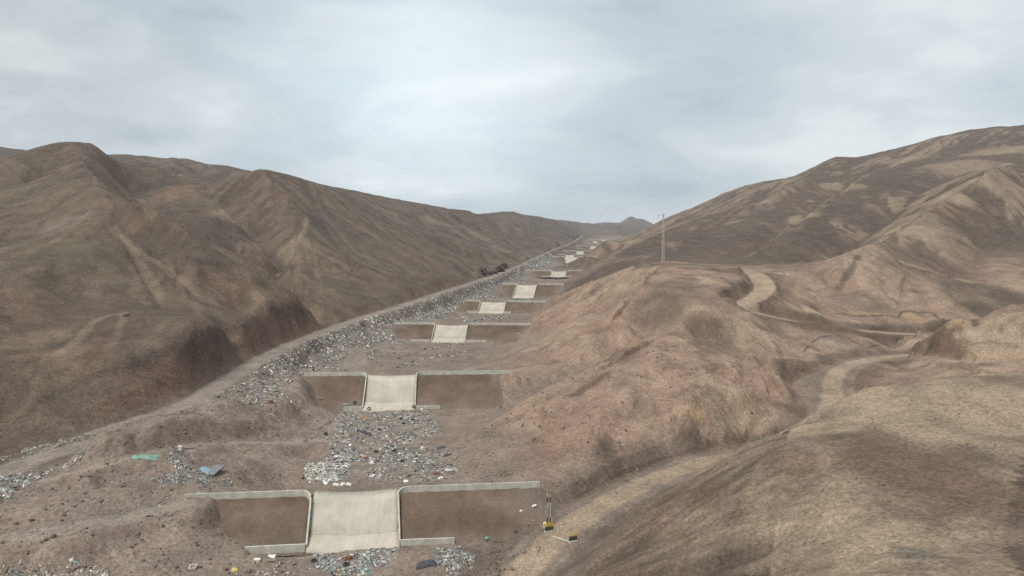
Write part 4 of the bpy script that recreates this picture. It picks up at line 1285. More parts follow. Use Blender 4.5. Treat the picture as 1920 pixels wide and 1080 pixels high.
HEAPS = [
    ('rubbish_field', 'wide spread of pale rubbish on the basin floor below the second check dam', [(640, 769), (800, 770), (822, 800), (800, 835), (850, 850), (868, 893), (760, 906), (690, 893), (600, 902), (568, 893), (618, 850), (612, 815)], 22000, 0.07, 0.7, MIX_LIT, 0.26, 4),
    ('white_rubble_pile', 'bright white plaster rubble pile on the left of the rubbish spread above the nearest dam', [(625, 848), (662, 858), (655, 880), (640, 902), (600, 902), (568, 892)], 4500, 0.14, 1.0, MIX_WHT, -0.2, 5),
    ('teal_litter', 'greenish blue litter patch in the middle of the basin rubbish', [(710, 855), (780, 845), (808, 868), (760, 878), (712, 870)], 420, 0.16, 0.7, MIX_TEA, 0, 4),
    ('rubbish_drift', 'rubbish drift piled along the foot of the nearest chute', [(578, 1038), (650, 1042), (745, 1022), (758, 1024), (735, 1048), (708, 1062), (670, 1080), (640, 1085), (590, 1058)], 3200, 0.1, 0.65, MIX_TEA, -0.1, 3),
    ('litter_patch', 'pale green litter patch right of the drift at the bottom edge', [(818, 1028), (862, 1025), (892, 1036), (884, 1070), (850, 1092), (826, 1066)], 1700, 0.09, 0.45, MIX_TEA, -0.2, 3),
    ('rubble_spill', 'forked spill of stony rubble on the earth slope above the left wall of the nearest dam', [(318, 848), (340, 845), (350, 868), (375, 885), (430, 906), (428, 915), (372, 912), (352, 892), (335, 912), (300, 915), (288, 902), (318, 886)], 3000, 0.11, 0.45, dict(light=.25, grey=.4, white=.08, dark=.1, brown=.12), 0.0, 2.5),
    ('roadside_rubble', 'grey rubble heap at the left edge of the photo just below the dirt road', [(-60, 905), (0, 896), (60, 882), (155, 846), (165, 850), (100, 880), (60, 905), (0, 945), (-60, 970)], 3200, 0.12, 0.8, MIX_RUB, -0.1, 4),
    ('verge_rubble', 'line of pale rubble between the dirt road and the foot of the cut bank', [(-30, 868), (0, 858), (90, 832), (165, 812), (172, 820), (100, 842), (0, 874)], 1300, 0.12, 0.55, dict(light=.3, grey=.35, white=.05, brown=.15, soil=.2), 0.1, 3),
    ('corner_rubbish', 'grey rubbish heap in the bottom left corner of the photo', [(-40, 1066), (60, 1062), (100, 1072), (175, 1062), (230, 1080), (200, 1110), (-40, 1110)], 1900, 0.1, 0.5, MIX_LIT, 0, 3),
    ('basin_litter', 'thin scatter of litter and dark scraps on the floor between the second and third dams', [(690, 660), (760, 650), (870, 648), (890, 668), (850, 690), (680, 690), (665, 680)], 1500, 0.18, 0.9, dict(white=.2, light=.25, grey=.2, dark=.25, brown=.1), 0.5, 8),
    ('chute_litter', 'strip of litter along the foot of the third chute', [(812, 641), (876, 641), (882, 647), (806, 648)], 220, 0.3, 0.9, MIX_LIT, 0, 5),
    ('rubble_strip', 'grey rubble strip across the floor below the fourth chute', [(866, 592), (958, 590), (945, 601), (850, 603)], 800, 0.4, 1.3, MIX_RUB, 0, 6),
    ('rubble_band', 'rubble band at the foot of the fifth chute', [(935, 560), (1003, 559), (1000, 563), (930, 564)], 420, 0.4, 1.3, MIX_RUB, 0, 6),
    ('valley_rubble', 'grey rubble strewn over the channel floor above the sixth dam', [(1052, 495), (1092, 494), (1086, 500), (1040, 501)], 420, 0.5, 1.6, MIX_RUB, 0, 8),
    ('far_rubble', 'far pale rubble spread left of the seventh dam below the road bend', [(985, 489), (1030, 478), (1042, 486), (1030, 496), (990, 500)], 900, 0.6, 1.9, MIX_RUB, 0.0, 12),
    ('left_litter', 'sparse litter flecks in front of the nearest dam by its left foot wall', [(470, 1042), (560, 1040), (575, 1078), (440, 1085), (420, 1070)], 110, 0.14, 0.55, MIX_LIT, 0.4, 2),
    ('slope_litter', 'scattered white flecks on the bench left of the nearest crest wall', [(200, 965), (340, 925), (360, 930), (260, 962)], 110, 0.12, 0.4, MIX_LIT, 0.2, 3),
]
for i, (nm, lb, uv, n_, s0, s1, mixk, clump, sc) in enumerate(HEAPS):
    x_, y_ = sample(polyhit(*uv), n_, clump if clump else 0.001, sc, 1.6, i)
    pieces(nm, lb, x_, y_, s0, s1, mixk, M['trash'], 0.02, 0.14, 0.25, 0.22)
# stones
x_, y_ = sample(polyhit((-60, 930), (100, 880), (200, 800), (360, 765), (560, 730), (640, 760), (600, 850), (560, 895), (340, 925), (200, 975), (0, 1010), (-60, 1010)), 3600, 0.1, 5, 1.0, 40)
pieces('slope_stones', 'loose brown stones covering the tipped earth slope left of the dams', x_, y_, 0.06, 0.34, dict(soil=.85, brown=.2, grey=.2), M['stone'], 0, 0.8, 0, 0.6, 'stones', 0.22)
x_, y_ = sample(polyhit((-60, 1020), (200, 985), (400, 950), (480, 1030), (560, 1060), (560, 1090), (-60, 1090)), 500, 0.1, 5, 1.0, 41)
pieces('bench_stones', 'loose stones on the bare ground in the bottom left foreground', x_, y_, 0.1, 0.5, dict(soil=.6, brown=.2, grey=.2), M['stone'], 0, 0.8, 0, 0.6, 'stones', 0.22)
x_, y_ = sample(polyhit((960, 1075), (1010, 1040), (1030, 985), (1000, 910), (920, 860), (880, 900), (850, 1030), (860, 1085)), 450, 0.2, 4, 1.0, 42)
pieces('toe_stones', 'pinkish stones at the foot of the right hill beside the nearest dam', x_, y_, 0.1, 0.5, dict(soil=.5, brown=.3, grey=.1), M['stone'], 0, 0.8, 0, 0.6, 'stones', 0.22)
x_, y_ = sample(polyhit((1010, 900), (940, 800), (1000, 700), (1200, 650), (1400, 650), (1520, 760), (1340, 850), (1150, 930), (1050, 985)), 1800, 0.25, 9, 1.0, 43)
pieces('hill_stones', 'rocky stones scattered over the reddish hill above the dirt track', x_, y_, 0.08, 0.5, dict(rosy=.8, brown=.2), M['stone'], -0.05, 0.8, 0, 0.6, 'stones', 0.25)
x_, y_ = sample(polyhit((1060, 1078), (1180, 985), (1380, 880), (1600, 780), (1900, 720), (1900, 1060), (1500, 1078)), 4200, 0.1, 6, 1.0, 44)
pieces('dome_stones', 'small stones strewn over the pale rounded hill at the right', x_, y_, 0.05, 0.2, dict(soil=.7, brown=.3), M['stone'], -0.02, 0.8, 0, 0.6, 'stones', 0.22)
x_, y_ = sample(polyhit((650, 705), (940, 705), (900, 790), (860, 860), (700, 905), (900, 905), (930, 860), (985, 720), (640, 690)), 600, 0.2, 5, 1.0, 45)
pieces('floor_stones', 'small stones on the channel floor around the second dam', x_, y_, 0.1, 0.4, dict(soil=.6, brown=.2, grey=.2), M['stone'], 0, 0.8, 0, 0.6, 'stones', 0.22)

# ------------------------------------------------------------------ materials of the small things
M['rubber'] = mottled("worn rubber", (0.018, 0.018, 0.019), (0.045, 0.043, 0.042), 6, 0.8, 0.3, 0.3, 0.02)
M['yellow'] = mottled("yellow paint", (0.55, 0.32, 0.02), (0.66, 0.42, 0.04), 5, 0.6, 0.1, 0.3, 0.01)
M['black'] = mottled("black paint", (0.014, 0.014, 0.015), (0.03, 0.03, 0.03), 5, 0.6, 0.1, 0.3, 0.01)
M['cream'] = mottled("cream paint", (0.50, 0.42, 0.22), (0.62, 0.54, 0.32), 5, 0.6, 0.1, 0.3, 0.01)
M['signblue'] = mottled("pale blue sign sheet", (0.36, 0.46, 0.55), (0.46, 0.56, 0.64), 2, 0.5, 0.05, 0.3, 0.01)
M['white'] = mottled("white board", (0.58, 0.56, 0.51), (0.70, 0.68, 0.63), 2.5, 0.7, 0.15, 0.25, 0.02)
M['grey'] = mottled("grey sheet", (0.20, 0.20, 0.195), (0.32, 0.315, 0.30), 2.0, 0.75, 0.2, 0.25, 0.02)
M['wood'] = mottled("old timber", (0.20, 0.145, 0.09), (0.34, 0.27, 0.19), 3, 0.85, 0.3, 0.15, 0.02)
M['rust'] = mottled("rusty brown", (0.14, 0.06, 0.03), (0.24, 0.11, 0.06), 4, 0.85, 0.3, 0.15, 0.02)
M['blue'] = mottled("faded blue tarp", (0.15, 0.24, 0.29), (0.25, 0.36, 0.41), 2, 0.6, 0.2, 0.3, 0.03)
M['green'] = mottled("faded green tarp", (0.12, 0.22, 0.185), (0.22, 0.34, 0.29), 2, 0.6, 0.2, 0.3, 0.03)
M['darktarp'] = mottled("dark grey tarp", (0.03, 0.035, 0.045), (0.07, 0.075, 0.085), 2, 0.6, 0.2, 0.3, 0.03)
M['pole'] = mottled("pale pole concrete", (0.36, 0.34, 0.30), (0.48, 0.46, 0.41), 1.5, 0.85, 0.1, 0.2, 0.01)
M['polegrey'] = mottled("galvanised grey", (0.20, 0.20, 0.20), (0.30, 0.30, 0.29), 1.5, 0.6, 0.05, 0.4, 0.01)
M['rockdark'] = mottled("dark outcrop rock", (0.06, 0.047, 0.038), (0.13, 0.10, 0.078), 0.5, 0.95, 0.8, 0.08, 0.4)
M['boulder'] = mottled("brown boulder stone", (0.13, 0.104, 0.085), (0.20, 0.162, 0.134), 1.2, 0.95, 0.6, 0.08, 0.15)
M['yellowbag'] = mottled("yellow sack", (0.48, 0.40, 0.10), (0.60, 0.52, 0.2), 2, 0.7, 0.2, 0.2, 0.03)


def put(u, v):
    return surf(u, v)


# tyres
def tyre_mesh(R, r, m):
    bm = bmesh.new()
    ns, nr = 20, 10
    vs = []
    for i in range(ns):
        a_ = 2 * math.pi * i / ns
        for j in range(nr):
            b_ = 2 * math.pi * j / nr
            rr = R - r + r * 0.9 * math.copysign(abs(math.cos(b_)) ** 0.7, math.cos(b_))
            vs.append(bm.verts.new((rr * math.cos(a_), rr * math.sin(a_), r * 0.85 * math.copysign(abs(math.sin(b_)) ** 0.7, math.sin(b_)))))
    for i in range(ns):
        for j in range(nr):
            bm.faces.new([vs[i * nr + j], vs[((i + 1) % ns) * nr + j], vs[((i + 1) % ns) * nr + (j + 1) % nr], vs[i * nr + (j + 1) % nr]])
    me = bpy.data.meshes.new('tyre'); bm.to_mesh(me); bm.free()
    me.polygons.foreach_set('use_smooth', np.ones(len(me.polygons), bool))
    me.materials.append(m)
    return me


tm = tyre_mesh(0.5, 0.15, M['rubber'])
TY = [(665, 757, 0.9, 0.3, 'black tyre leaning on the brown earth face left of the second chute'), (692, 769, 1.15, 0.2, 'pale rimmed tyre standing at the left foot of the second chute'), (776, 765, 1.2, -0.4, 'tyre standing against the right foot of the second chute'),
      (752, 786, 0.15, 0, None), (774, 788, 0.1, 0, None), (757, 795, 0.2, 1, None), (711, 807, 0.1, 0, None), (754, 866, 0.2, 0, None), (705, 848, 0.1, 0, None), (739, 846, 0.15, 0, None), (611, 815, 0.3, 0, 'black tyre at the left rim of the basin rubbish beside the ramp track'),
      (649, 1060, 0.12, 0, 'large black tyre lying flat in the rubbish drift at the nearest chute foot'), (589, 1053, 0.1, 0, 'small black tyre at the left end of the drift below the nearest chute'),
      (797, 655, 0.1, 0, None), (748, 672, 0.1, 0, None)]
for (u, v, tl, rz, lb) in TY:
    o = bpy.data.objects.new('tyre', tm)
    COL.objects.link(o)
    p = put(u, v)
    o.location = (p[0], p[1], p[2] + 0.12 + 0.30 * min(tl, 1))
    o.rotation_euler = (tl, 0, rz)
    if v < 700:
        o.scale = (1.2, 1.2, 1.2)
    tag(o, lb or ('old black tyre lying flat in the basin rubbish below the second dam' if v > 700 else 'old black tyre on the bare floor between the second and third dams'), 'tyre', 'old tyres dumped in the channel')


def crumple(name, label, cat, u, v, w, d, h, m, rz=0.0, seed=0, group=None):
    """a heap of cloth or sheet: a folded surface with thickness lying on the ground"""
    p = put(u, v)
    n_ = 14
    top = []
    for j in range(n_):
        for i in range(n_):
            a_, b_ = i / (n_ - 1) * 2 - 1, j / (n_ - 1) * 2 - 1
            k_ = 1 + 0.25 * float(noise(np.array(a_ * 1.5 + seed), np.array(b_ * 1.5), 5))
            x, y = a_ * w / 2 * k_, b_ * d / 2 * k_
            edge = max(0, 1 - max(abs(a_), abs(b_)) ** 3)
            z = h * (0.15 + 0.85 * edge) * (0.55 + 0.9 * abs(float(noise(np.array(a_ * 2.2 + seed * 3.1), np.array(b_ * 2.2 + 7), 9)))) + h * 0.12 * math.sin(9 * a_ + 5 * b_ + seed)
            cs, sn = math.cos(rz), math.sin(rz)
            gx_, gy_ = x * cs - y * sn, x * sn + y * cs
            zg = drop(p[0] + gx_, p[1] + gy_) - p[2]
            top.append((gx_, gy_, zg + max(z, 0.03) + 0.03))
    nn_ = len(top)
    vv = top + [(x, y, z - 0.06 - h * 0.3) for (x, y, z) in top]
    ff = []
    for j in range(n_ - 1):
        for i in range(n_ - 1):
            a_ = j * n_ + i
            ff.append((a_, a_ + 1, a_ + n_ + 1, a_ + n_)); ff.append((nn_ + a_ + n_, nn_ + a_ + n_ + 1, nn_ + a_ + 1, nn_ + a_))
    rim = list(range(n_)) + [j * n_ + n_ - 1 for j in range(1, n_)] + [(n_ - 1) * n_ + i for i in range(n_ - 2, -1, -1)] + [j * n_ for j in range(n_ - 2, 0, -1)]
    for a_, b_ in zip(rim, rim[1:] + rim[:1]):
        ff.append((b_, a_, a_ + nn_, b_ + nn_))
    o = link_mesh(name, vv, ff, m, None, True, tuple(map(float, p)))
    return tag(o, label, cat, group)


crumple('tarp', 'dark grey tarp crumpled on bare ground between the drift and the litter patch', 'tarp', 799, 1059, 2.6, 1.3, 0.5, M['darktarp'], 0.2, 1)
crumple('tarp', 'faded green tarp spread along the track edge left of the rubble spill', 'tarp', 272, 859, 4.4, 1.5, 0.45, M['green'], 0.25, 2)
crumple('tarp', 'faded blue tarp caught beside the grey corrugated sheets', 'tarp', 388, 883, 2.2, 1.6, 0.5, M['blue'], -0.4, 3)
crumple('tarp', 'dark tarp lying flat on the track at the head of the rubble spill', 'tarp', 348, 842, 3.4, 0.8, 0.2, M['darktarp'], 0.05, 4)
crumple('cloth_heap', 'heap of pale cloth on the crest wall left of the nearest chute', 'cloth', 546, 925, 2.0, 0.8, 0.5, M['white'], 0.1, 5)
crumple('cloth_heap', 'grey cloth draped at the left end of the nearest crest wall', 'cloth', 377, 928, 1.6, 0.6, 0.5, M['grey'], 0.1, 6)
crumple('sack', 'yellow sack lying near the bottom edge left of the nearest dam', 'sack', 440, 1070, 0.9, 0.6, 0.4, M['yellowbag'], 0.3, 7)
crumple('tarp', 'dark stained tarp on the right side of the basin rubbish', 'tarp', 827, 840, 1.8, 1.1, 0.35, M['darktarp'], 0.3, 8)
crumple('mattress_scrap', 'long dark brown scrap alone on the right of the basin rubbish', 'scrap', 838, 855, 1.9, 0.7, 0.35, M['darktarp'], 0.35, 9)
crumple('tarp', 'burnt dark patch of sheeting in the upper middle of the basin rubbish', 'tarp', 681, 811, 3.6, 1.7, 0.25, M['darktarp'], 0.1, 10)
WB = [(610, 907), (630, 910), (643, 909), (654, 910), (657, 836), (792, 840), (725, 819), (791, 768), (761, 903), (697, 869), (700, 893), (826, 897)]
for i, (u, v) in enumerate(WB):
    crumple('sack', 'white plastic sack lying in the basin rubbish above the nearest dam', 'sack', u, v, random.uniform(.7, 1.3), random.uniform(.5, .7), random.uniform(.25, .4), M['white'], random.uniform(0, 3), 20 + i, 'white sacks in the basin rubbish')

def slab(name, label, cat, u, v, d, m, rz=0.0, tilt=(0, 0), lift=0.0, group=None):
    p = put(u, v)
    bm = bmesh.new()
    bmesh.ops.create_cube(bm, size=1)
    for q in bm.verts:
        q.co.x *= d[0]; q.co.y *= d[1]; q.co.z *= d[2]
    bmesh.ops.subdivide_edges(bm, edges=bm.edges[:], cuts=2, use_grid_fill=True)
    for q in bm.verts:
        q.co += Vector([random.uniform(-1, 1) * 0.03 * x for x in d])
    bmesh.ops.bevel(bm, geom=[e for e in bm.edges if len(e.link_faces) == 2 and e.calc_face_angle() > 0.9], offset=min(d) * 0.12, segments=2, affect='EDGES')
    me = bpy.data.meshes.new(name); bm.to_mesh(me); bm.free()
    me.materials.append(m)
    o = bpy.data.objects.new(name, me); COL.objects.link(o)
    o.location = (p[0], p[1], p[2] + d[2] * 0.42 + lift + 0.02)
    o.rotation_euler = (tilt[0], tilt[1], rz)
    return tag(o, label, cat, group)


slab('foam_box', 'white foam box on the earth just below the right crest wall of the nearest dam', 'box', 893, 914, (1.0, 0.45, 0.28), M['white'], 0.1, (0.3, 0))
slab('white_board', 'square white board lying in front of the left foot wall of the nearest dam', 'board', 509, 1044, (1.15, 1.0, 0.08), M['white'], 0.1, (0.1, 0))
slab('plank', 'long pale plank just below the square white board', 'plank', 500, 1052, (2.6, 0.32, 0.16), M['wood'], 0.06)
slab('foam_box', 'white crumbled foam block at the left end of the pale plank', 'block', 482, 1052, (0.9, 0.6, 0.35), M['white'], 0.3, (0.15, 0.1))
slab('wooden_crate', 'small brown crate standing in the rubbish drift under the nearest chute', 'crate', 653, 1050, (1.0, 0.7, 0.6), M['rust'], 0.2)
slab('foam_box', 'white block on the earth slope near the right end of the nearest crest wall', 'block', 1002, 950, (0.75, 0.4, 0.3), M['white'], 0.7, (0.3, 0))
slab('foam_box', 'small white block lower down the earth slope beside the nearest dam', 'block', 977, 960, (0.4, 0.35, 0.3), M['white'], 0.2, (0.3, 0))
slab('bucket_scrap', 'small teal plastic scrap on the bare ground right of the nearest foot wall', 'scrap', 914, 1011, (0.6, 0.5, 0.3), M['green'], 0.6, (0.2, 0.2))
slab('wooden_crate', 'rusty brown panel at the right end of the basin rubbish', 'panel', 818, 888, (1.1, 0.7, 0.25), M['rust'], 0.3, (0.2, 0))
slab('white_board', 'white panel on the floor at the right end of the basin rubbish', 'board', 842, 882, (1.6, 0.5, 0.1), M['white'], 0.1)
slab('fridge_shell', 'small white box shell standing at the head of the rubble spill', 'box', 338, 845, (0.7, 0.6, 0.9), M['white'], 0.3)
slab('concrete_block', 'grey concrete block at the left end of the second foot wall', 'block', 647, 762, (1.6, 1.0, 0.7), M['grey'], 0.3, (0.1, 0.1))
slab('white_board', 'pale board lying on the embankment of the third dam near the right hill', 'board', 972, 626, (2.2, 0.9, 0.15), M['wood'], 0.25, (0.45, 0))
slab('concrete_block', 'dark block sitting alone on the bare left hillside above the cut bank', 'block', 237, 594, (1.3, 0.9, 0.7), M['rockdark'], 0.1)
slab('plank', 'pale plank on the left slope of the second dam', 'plank', 598, 748, (2.2, 0.3, 0.15), M['wood'], -0.6)
slab('plank', 'pale board across the left end of the second crest wall', 'plank', 592, 702, (3.0, 0.5, 0.2), M['wood'], 0.05, (0, 0), 0.1)
slab('orange_scrap', 'orange scrap among the upper basin rubbish', 'scrap', 684, 786, (1.0, 0.6, 0.25), mottled("orange plastic", (0.5, 0.16, 0.05), (0.6, 0.24, 0.1), 3), 0.2)
slab('orange_scrap', 'dull orange sheet in the middle of the basin rubbish', 'scrap', 683, 857, (1.1, 0.8, 0.15), mottled("dull orange sheet", (0.42, 0.2, 0.1), (0.5, 0.28, 0.15), 3), 0.4)
# bundle of corrugated sheets
p = put(402, 886)
b_ = MB()
ns = 25
vv = []
for k_ in (0, 1):
    for i in range(ns):
        x = (i / (ns - 1) - 0.5) * 1.9
        for j in range(2):
            vv.append((x + 0.5 * (j - .5), (j - 0.5) * 2.6, 0.08 * math.sin(i * math.pi / 2) + 0.35 + 0.9 * (j - 0.5) - 0.05 * k_))
ff = []
for i in range(ns - 1):
    a_ = i * 2
    ff.append((a_, a_ + 2, a_ + 3, a_ + 1)); ff.append((2 * ns + a_ + 1, 2 * ns + a_ + 3, 2 * ns + a_ + 2, 2 * ns + a_))
    ff.append((a_, a_ + 2 * ns, a_ + 2 + 2 * ns, a_ + 2)); ff.append((a_ + 1, a_ + 3, a_ + 3 + 2 * ns, a_ + 1 + 2 * ns))
b_.add(vv, ff); b_.add([(x + .12, y - .1, z + .22) for (x, y, z) in vv], ff)
o = b_.build('corrugated_sheets', M['grey'], None)
o.location = tuple(map(float, p)); o.rotation_euler = (0, 0, -0.15)
tag(o, 'leaning stack of grey corrugated sheets beside the blue tarp', 'sheets')
# square concrete frame near the bottom edge
p = put(362, 1065)
b_ = MB()
for (x, y, dx, dy) in ((0, 0.42, 1.0, 0.16), (0, -0.42, 1.0, 0.16), (-0.42, 0, 0.16, 0.68), (0.42, 0, 0.16, 0.68)):
    b_.box((x, y, 0.1), (dx, dy, 0.25))
o = b_.build('square_kerb', M['wall'], None)
o.location = tuple(map(float, p)); o.rotation_euler = (0.2, 0, 0.1)
tag(o, 'small square concrete kerb set in the ground at the bottom edge', 'kerb')

# boulders and outcrops
def boulder_mesh(seed, rough=0.35, sub=3):
    bm = bmesh.new()
    bmesh.ops.create_icosphere(bm, subdivisions=sub, radius=1)
    for q in bm.verts:
        c = q.co.copy()
        k_ = 1 + rough * float(noise(np.array(c.x * 1.3 + seed * 5), np.array(c.y * 1.3 + c.z * 1.7), seed)) + rough * 0.5 * float(noise(np.array(c.x * 3 + seed), np.array(c.y * 3 - c.z * 2.6), seed + 3))
        q.co = c * k_
    me = bpy.data.meshes.new('boulder'); bm.to_mesh(me); bm.free()
    return me


BM = []
for i in range(5):
    me = boulder_mesh(i + 1, 0.55)
    me.materials.append(M['boulder']); BM.append(me)
BO = [(166, 893, .9), (230, 912, 1.1), (180, 915, 1.0), (225, 903, .8), (120, 965, 1.3), (160, 925, 1.0), (290, 873, .6), (262, 890, .7), (235, 830, .7), (300, 838, .8), (330, 815, .6), (200, 870, .7), (150, 900, .8), (60, 975, 1.1), (30, 982, .9), (345, 805, .6), (300, 800, .7), (260, 812, .6), (410, 795, .5), (440, 780, .6), (105, 920, .8), (190, 940, .8), (246, 925, .7), (140, 950, 1.0), (85, 955, .8), (280, 915, .6),
      (1080, 905, .8), (1130, 905, .7), (1100, 880, .7), (1160, 830, .8), (1050, 905, .6), (1060, 940, .6), (1120, 850, .8), (1090, 935, .5), (1170, 880, .7), (1040, 860, .6), (500, 745, .6), (560, 770, .5), (520, 815, .5), (470, 770, .6), (1345, 690, .7), (1310, 640, .8), (1380, 660, .7), (1290, 700, .6), (1400, 640, .8)]
for i, (u, v, r) in enumerate(BO):
    o = bpy.data.objects.new('boulder', BM[i % 5]); COL.objects.link(o)
    p = put(u, v)
    s_ = r * random.uniform(.22, .40)
    o.location = (p[0], p[1], p[2] + s_ * 0.15); o.scale = (s_ * random.uniform(.9, 1.5), s_ * random.uniform(.8, 1.2), s_ * random.uniform(.5, .8)); o.rotation_euler = (random.uniform(-.3, .3), random.uniform(-.3, .3), random.uniform(0, 6))
    tag(o, 'brown boulder half buried in the tipped earth slope left of the dams' if u < 800 else 'brown boulder on the reddish slope above the tan dirt track', 'boulder', 'boulders on the earth slopes')
OC = [(905, 508, 3.2, 2.2), (918, 511, 2.4, 1.6), (934, 504, 3.6, 2.8), (946, 498, 2.2, 2.6), (926, 510, 2.2, 1.7)]
for i, (u, v, w, h) in enumerate(OC):
    p = hit(u, v + 3)
    me = boulder_mesh(30 + i, 0.75, 4); me.materials.append(M['rockdark'])
    o = bpy.data.objects.new('rock_outcrop', me); COL.objects.link(o)
    o.location = (p[0], p[1], p[2] + h * 0.25); o.scale = (w, 2.6, h)
    tag(o, ['dark ragged outcrop left of the road, first of the group before the bend', 'low dark outcrop hugging the road left of the tallest one', 'tallest dark outcrop beside the road at the bend', 'dark upright outcrop at the far end of the group by the road bend', 'small dark outcrop at the road edge below the tallest one'][i], 'outcrop', 'dark outcrops by the road bend')

# ------------------------------------------------------------------ gate post, bollards, sill
gp = PZ(1028.5, 983, 0)
gp = hit(1029, 986)
e = np.array((0.93, 0.36))
g = empty('gate_post', gp, 0)
tag(g, 'tall twin gate post banded black and yellow with a pale blue sign at the track', 'gate post')
zt = 5.3
for k_, dx in enumerate((-0.22, 0.22)):
    b_ = MB()
    b_.tube((dx, 0, -0.3), (dx, 0, zt - 0.35 * k_), 0.065)
    po = b_.build('post', M['cream'], g)
    for (z0, z1) in ((0.45, 1.35), (3.85, 4.7)):
        MB().tube((dx, 0, z0), (dx, 0, z1), 0.085).build('black_band', M['black'], po)
MB().tube((-0.22, 0, zt - 0.25), (0.24, 0, zt - 0.45), 0.05).tube((-0.22, 0, 3.7), (0.22, 0, 3.7), 0.035).tube((-0.22, 0, 1.6), (0.22, 0, 1.6), 0.035).build('cross_brace', M['wood'], g)
MB().box((-0.36, -0.1, 2.55), (0.9, 0.05, 1.4), 1.05).build('sign_panel', M['signblue'], g)
BOL = []


def bollard(p, label):
    r = empty('bollard', p, 0)
    tag(r, label, 'bollard', 'yellow and black bollards at the track gate')
    MB().tube((0, 0, 0), (0, 0, 0.62), 0.15, 0.14, 10).tube((0, 0, .62), (0, 0, .68), 0.14, 0.08, 10).build('black_base', M['black'], r)
    MB().tube((0, 0, 0.66), (0, 0, 1.25), 0.065, 0.06, 10).tube((0, 0, 1.25), (0, 0, 1.29), 0.06, 0.03, 10).build('yellow_top', M['yellow'], r)
    return r


for si, (u, v, nm) in enumerate(((1030, 997, 'left'), (1074.5, 1016, 'right'))):
    p = hit(u, v)
    ang = 0.42
    ex = np.array((math.cos(ang), math.sin(ang)))
    zt_ = max(float(ground(p[0] + ex[0] * d_, p[1] + ex[1] * d_)) for d_ in (-.7, 0, .7)) + 0.12
    bm = bmesh.new(); bmesh.ops.create_cube(bm, size=1)
    for q in bm.verts:
        q.co.x *= 1.55; q.co.y *= 0.6; q.co.z *= 0.6
    bmesh.ops.bevel(bm, geom=bm.edges[:], offset=0.03, segments=2, affect='EDGES')
    me = bpy.data.meshes.new('plinth'); bm.to_mesh(me); bm.free(); me.materials.append(M['wall'])
    o = bpy.data.objects.new('plinth', me); COL.objects.link(o)
    o.location = (p[0], p[1], zt_ - 0.3); o.rotation_euler = (0, 0, ang)
    tag(o, 'pale concrete plinth under the bollards beside the tall gate post' if si == 0 else 'pale concrete plinth under the bollards on the hill side of the track', 'plinth')
    for k_ in range(4):
        d_ = (k_ - 1.5) * 0.36
        bollard((p[0] + ex[0] * d_, p[1] + ex[1] * d_, zt_), 'yellow and black bollard in the row of four beside the tall gate post' if si == 0 else 'yellow and black bollard in the row of four on the hill side of the track')
slab('marker_box', 'small cream box standing left of the bollards beside the tall gate post', 'box', 1022, 990, (0.6, 0.5, 0.9), M['cream'], 0.4)
a_, b2_ = hit(1034, 1006), hit(1068, 1016)
o = MB().ribbon([(a_[0] + (b2_[0] - a_[0]) * k_ / 8, a_[1] + (b2_[1] - a_[1]) * k_ / 8, float(ground(a_[0] + (b2_[0] - a_[0]) * k_ / 8, a_[1] + (b2_[1] - a_[1]) * k_ / 8)) + 0.06) for k_ in range(9)], 0.14, 0.3).build('road_sill', M['wall'], None)
tag(o, 'narrow pale concrete sill across the dirt track between the two bollard rows', 'sill')

# ------------------------------------------------------------------ pylon and power poles
p = hit(1243, 492)
r = empty('lattice_pylon', p, 0.25)
tag(r, 'tall pale lattice pylon with one side arm standing on the plateau', 'pylon')
H = 21.2
w0, w1 = 0.48, 0.13
for (sx, sy) in ((-1, -1), (1, -1), (1, 1), (-1, 1)):
    MB().tube((sx * w0, sy * w0, -0.6), (sx * w1, sy * w1, H), 0.075, 0.05, 6).build('leg', M['pole'], r)
b_ = MB()
nb = 26
for k_ in range(nb):
    z0, z1 = H * k_ / nb, H * (k_ + 1) / nb
    a0, a1 = w0 + (w1 - w0) * z0 / H, w0 + (w1 - w0) * z1 / H
    for (s0, s1) in (((-1, -1), (1, -1)), ((1, -1), (1, 1)), ((1, 1), (-1, 1)), ((-1, 1), (-1, -1))):
        if k_ % 2:
            s0, s1 = s1, s0
        b_.tube((s0[0] * a0, s0[1] * a0, z0), (s1[0] * a1, s1[1] * a1, z1), 0.03, None, 5)
b_.build('lattice_bracing', M['pole'], r)
MB().tube((0.9, -0.1, H - 0.35), (-2.4, 0.1, H - 0.55), 0.06, None, 6).tube((0, 0, H - 1.6), (-1.3, 0.05, H - 0.5), 0.035, None, 6).tube((0, 0, H - 0.8), (0, 0, H + 0.5), 0.07, None, 6).build('side_arm', M['polegrey'], r)
b_ = MB()
for k_ in range(5):
    b_.tube((-2.35, 0.1, H - 0.7 - 0.26 * k_), (-2.35, 0.1, H - 0.82 - 0.26 * k_), 0.13, 0.09, 8)
b_.tube((-2.35, 0.1, H - 0.55), (-2.35, 0.1, H - 2.0), 0.04, None, 6)
b_.build('insulator', M['polegrey'], r)
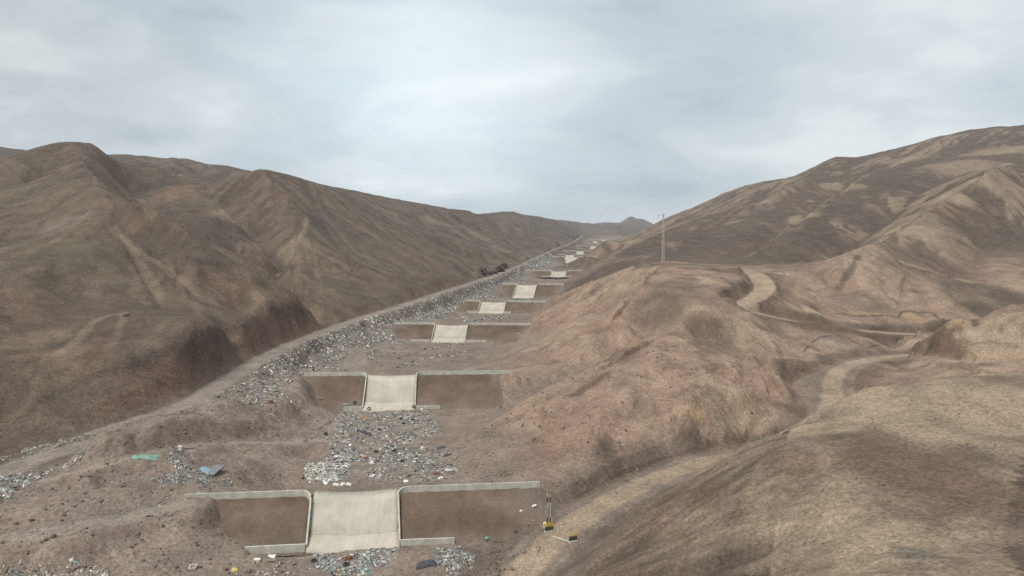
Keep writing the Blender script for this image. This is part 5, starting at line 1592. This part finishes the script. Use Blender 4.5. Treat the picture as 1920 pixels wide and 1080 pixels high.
# two-pole frame
p = hit(1038, 543)
r = empty('twin_power_pole', p, 0)
tag(r, 'slim two-pole power frame with a crossbar in front of the sixth chute', 'power pole')
hh = 14.2 * p[1] / 450.0
for dx in (0.0, 3.7):
    dz = float(ground(p[0] + dx, p[1])) - p[2]
    MB().tube((dx, 0, dz - 0.6), (dx, 0, hh), 0.17, 0.12, 8).build('pole', M['polegrey'], r)
MB().box((1.9, 0, hh + 0.15), (8.2, 0.18, 0.28)).build('crossbar', M['polegrey'], r)
b_ = MB()
for dx in (-1.8, 1.9, 5.6):
    b_.tube((dx, 0, hh - 0.05), (dx, 0, hh - 0.95), 0.10, 0.07, 6)
b_.build('insulators', M['polegrey'], r)
for (u, vt, vb, lb) in ((1127.5, 441.5, 463.5, 'far thin pale pole rising beside the eleventh dam'), (1110.3, 467.5, 482, 'short thin pole below the ninth dam at the slope edge')):
    p = hit(u, vb)
    hh = (vb - vt) / F * p[1] * 1.02
    r = empty('power_pole', p, 0)
    tag(r, lb, 'power pole')
    MB().tube((0, 0, -0.6), (0, 0, hh), 0.24, 0.17, 8).build('pole', M['pole'], r)
    MB().box((0, 0, hh - 0.6), (2.2, 0.16, 0.2)).build('crossbar', M['polegrey'], r)

# ------------------------------------------------------------------ air
mz = bpy.data.materials.new("haze air"); mz.use_nodes = True
tz = mz.node_tree
tz.nodes.clear()
pv = nd(tz, 'ShaderNodeVolumePrincipled')
pv.inputs['Color'].default_value = (0.80, 0.88, 1.0, 1)
pv.inputs['Density'].default_value = HAZE_D = 0.00011
pv.inputs['Anisotropy'].default_value = 0.2
oz = nd(tz, 'ShaderNodeOutputMaterial')
tz.links.new(pv.outputs[0], oz.inputs['Volume'])
zlo, zhi = float(Z.min()) - 1.0, float(max(Z.max(), 5)) + 6
xm = float(np.abs(X).max()) + 5
hz = MB().box((0, (Y.min() + Y.max()) / 2, (zlo + zhi) / 2), (2 * xm, Y.max() - Y.min() + 10, zhi - zlo)).build('haze', mz, None)
tag(hz, 'thin bluish air haze filling the valley', 'haze', None, 'stuff')
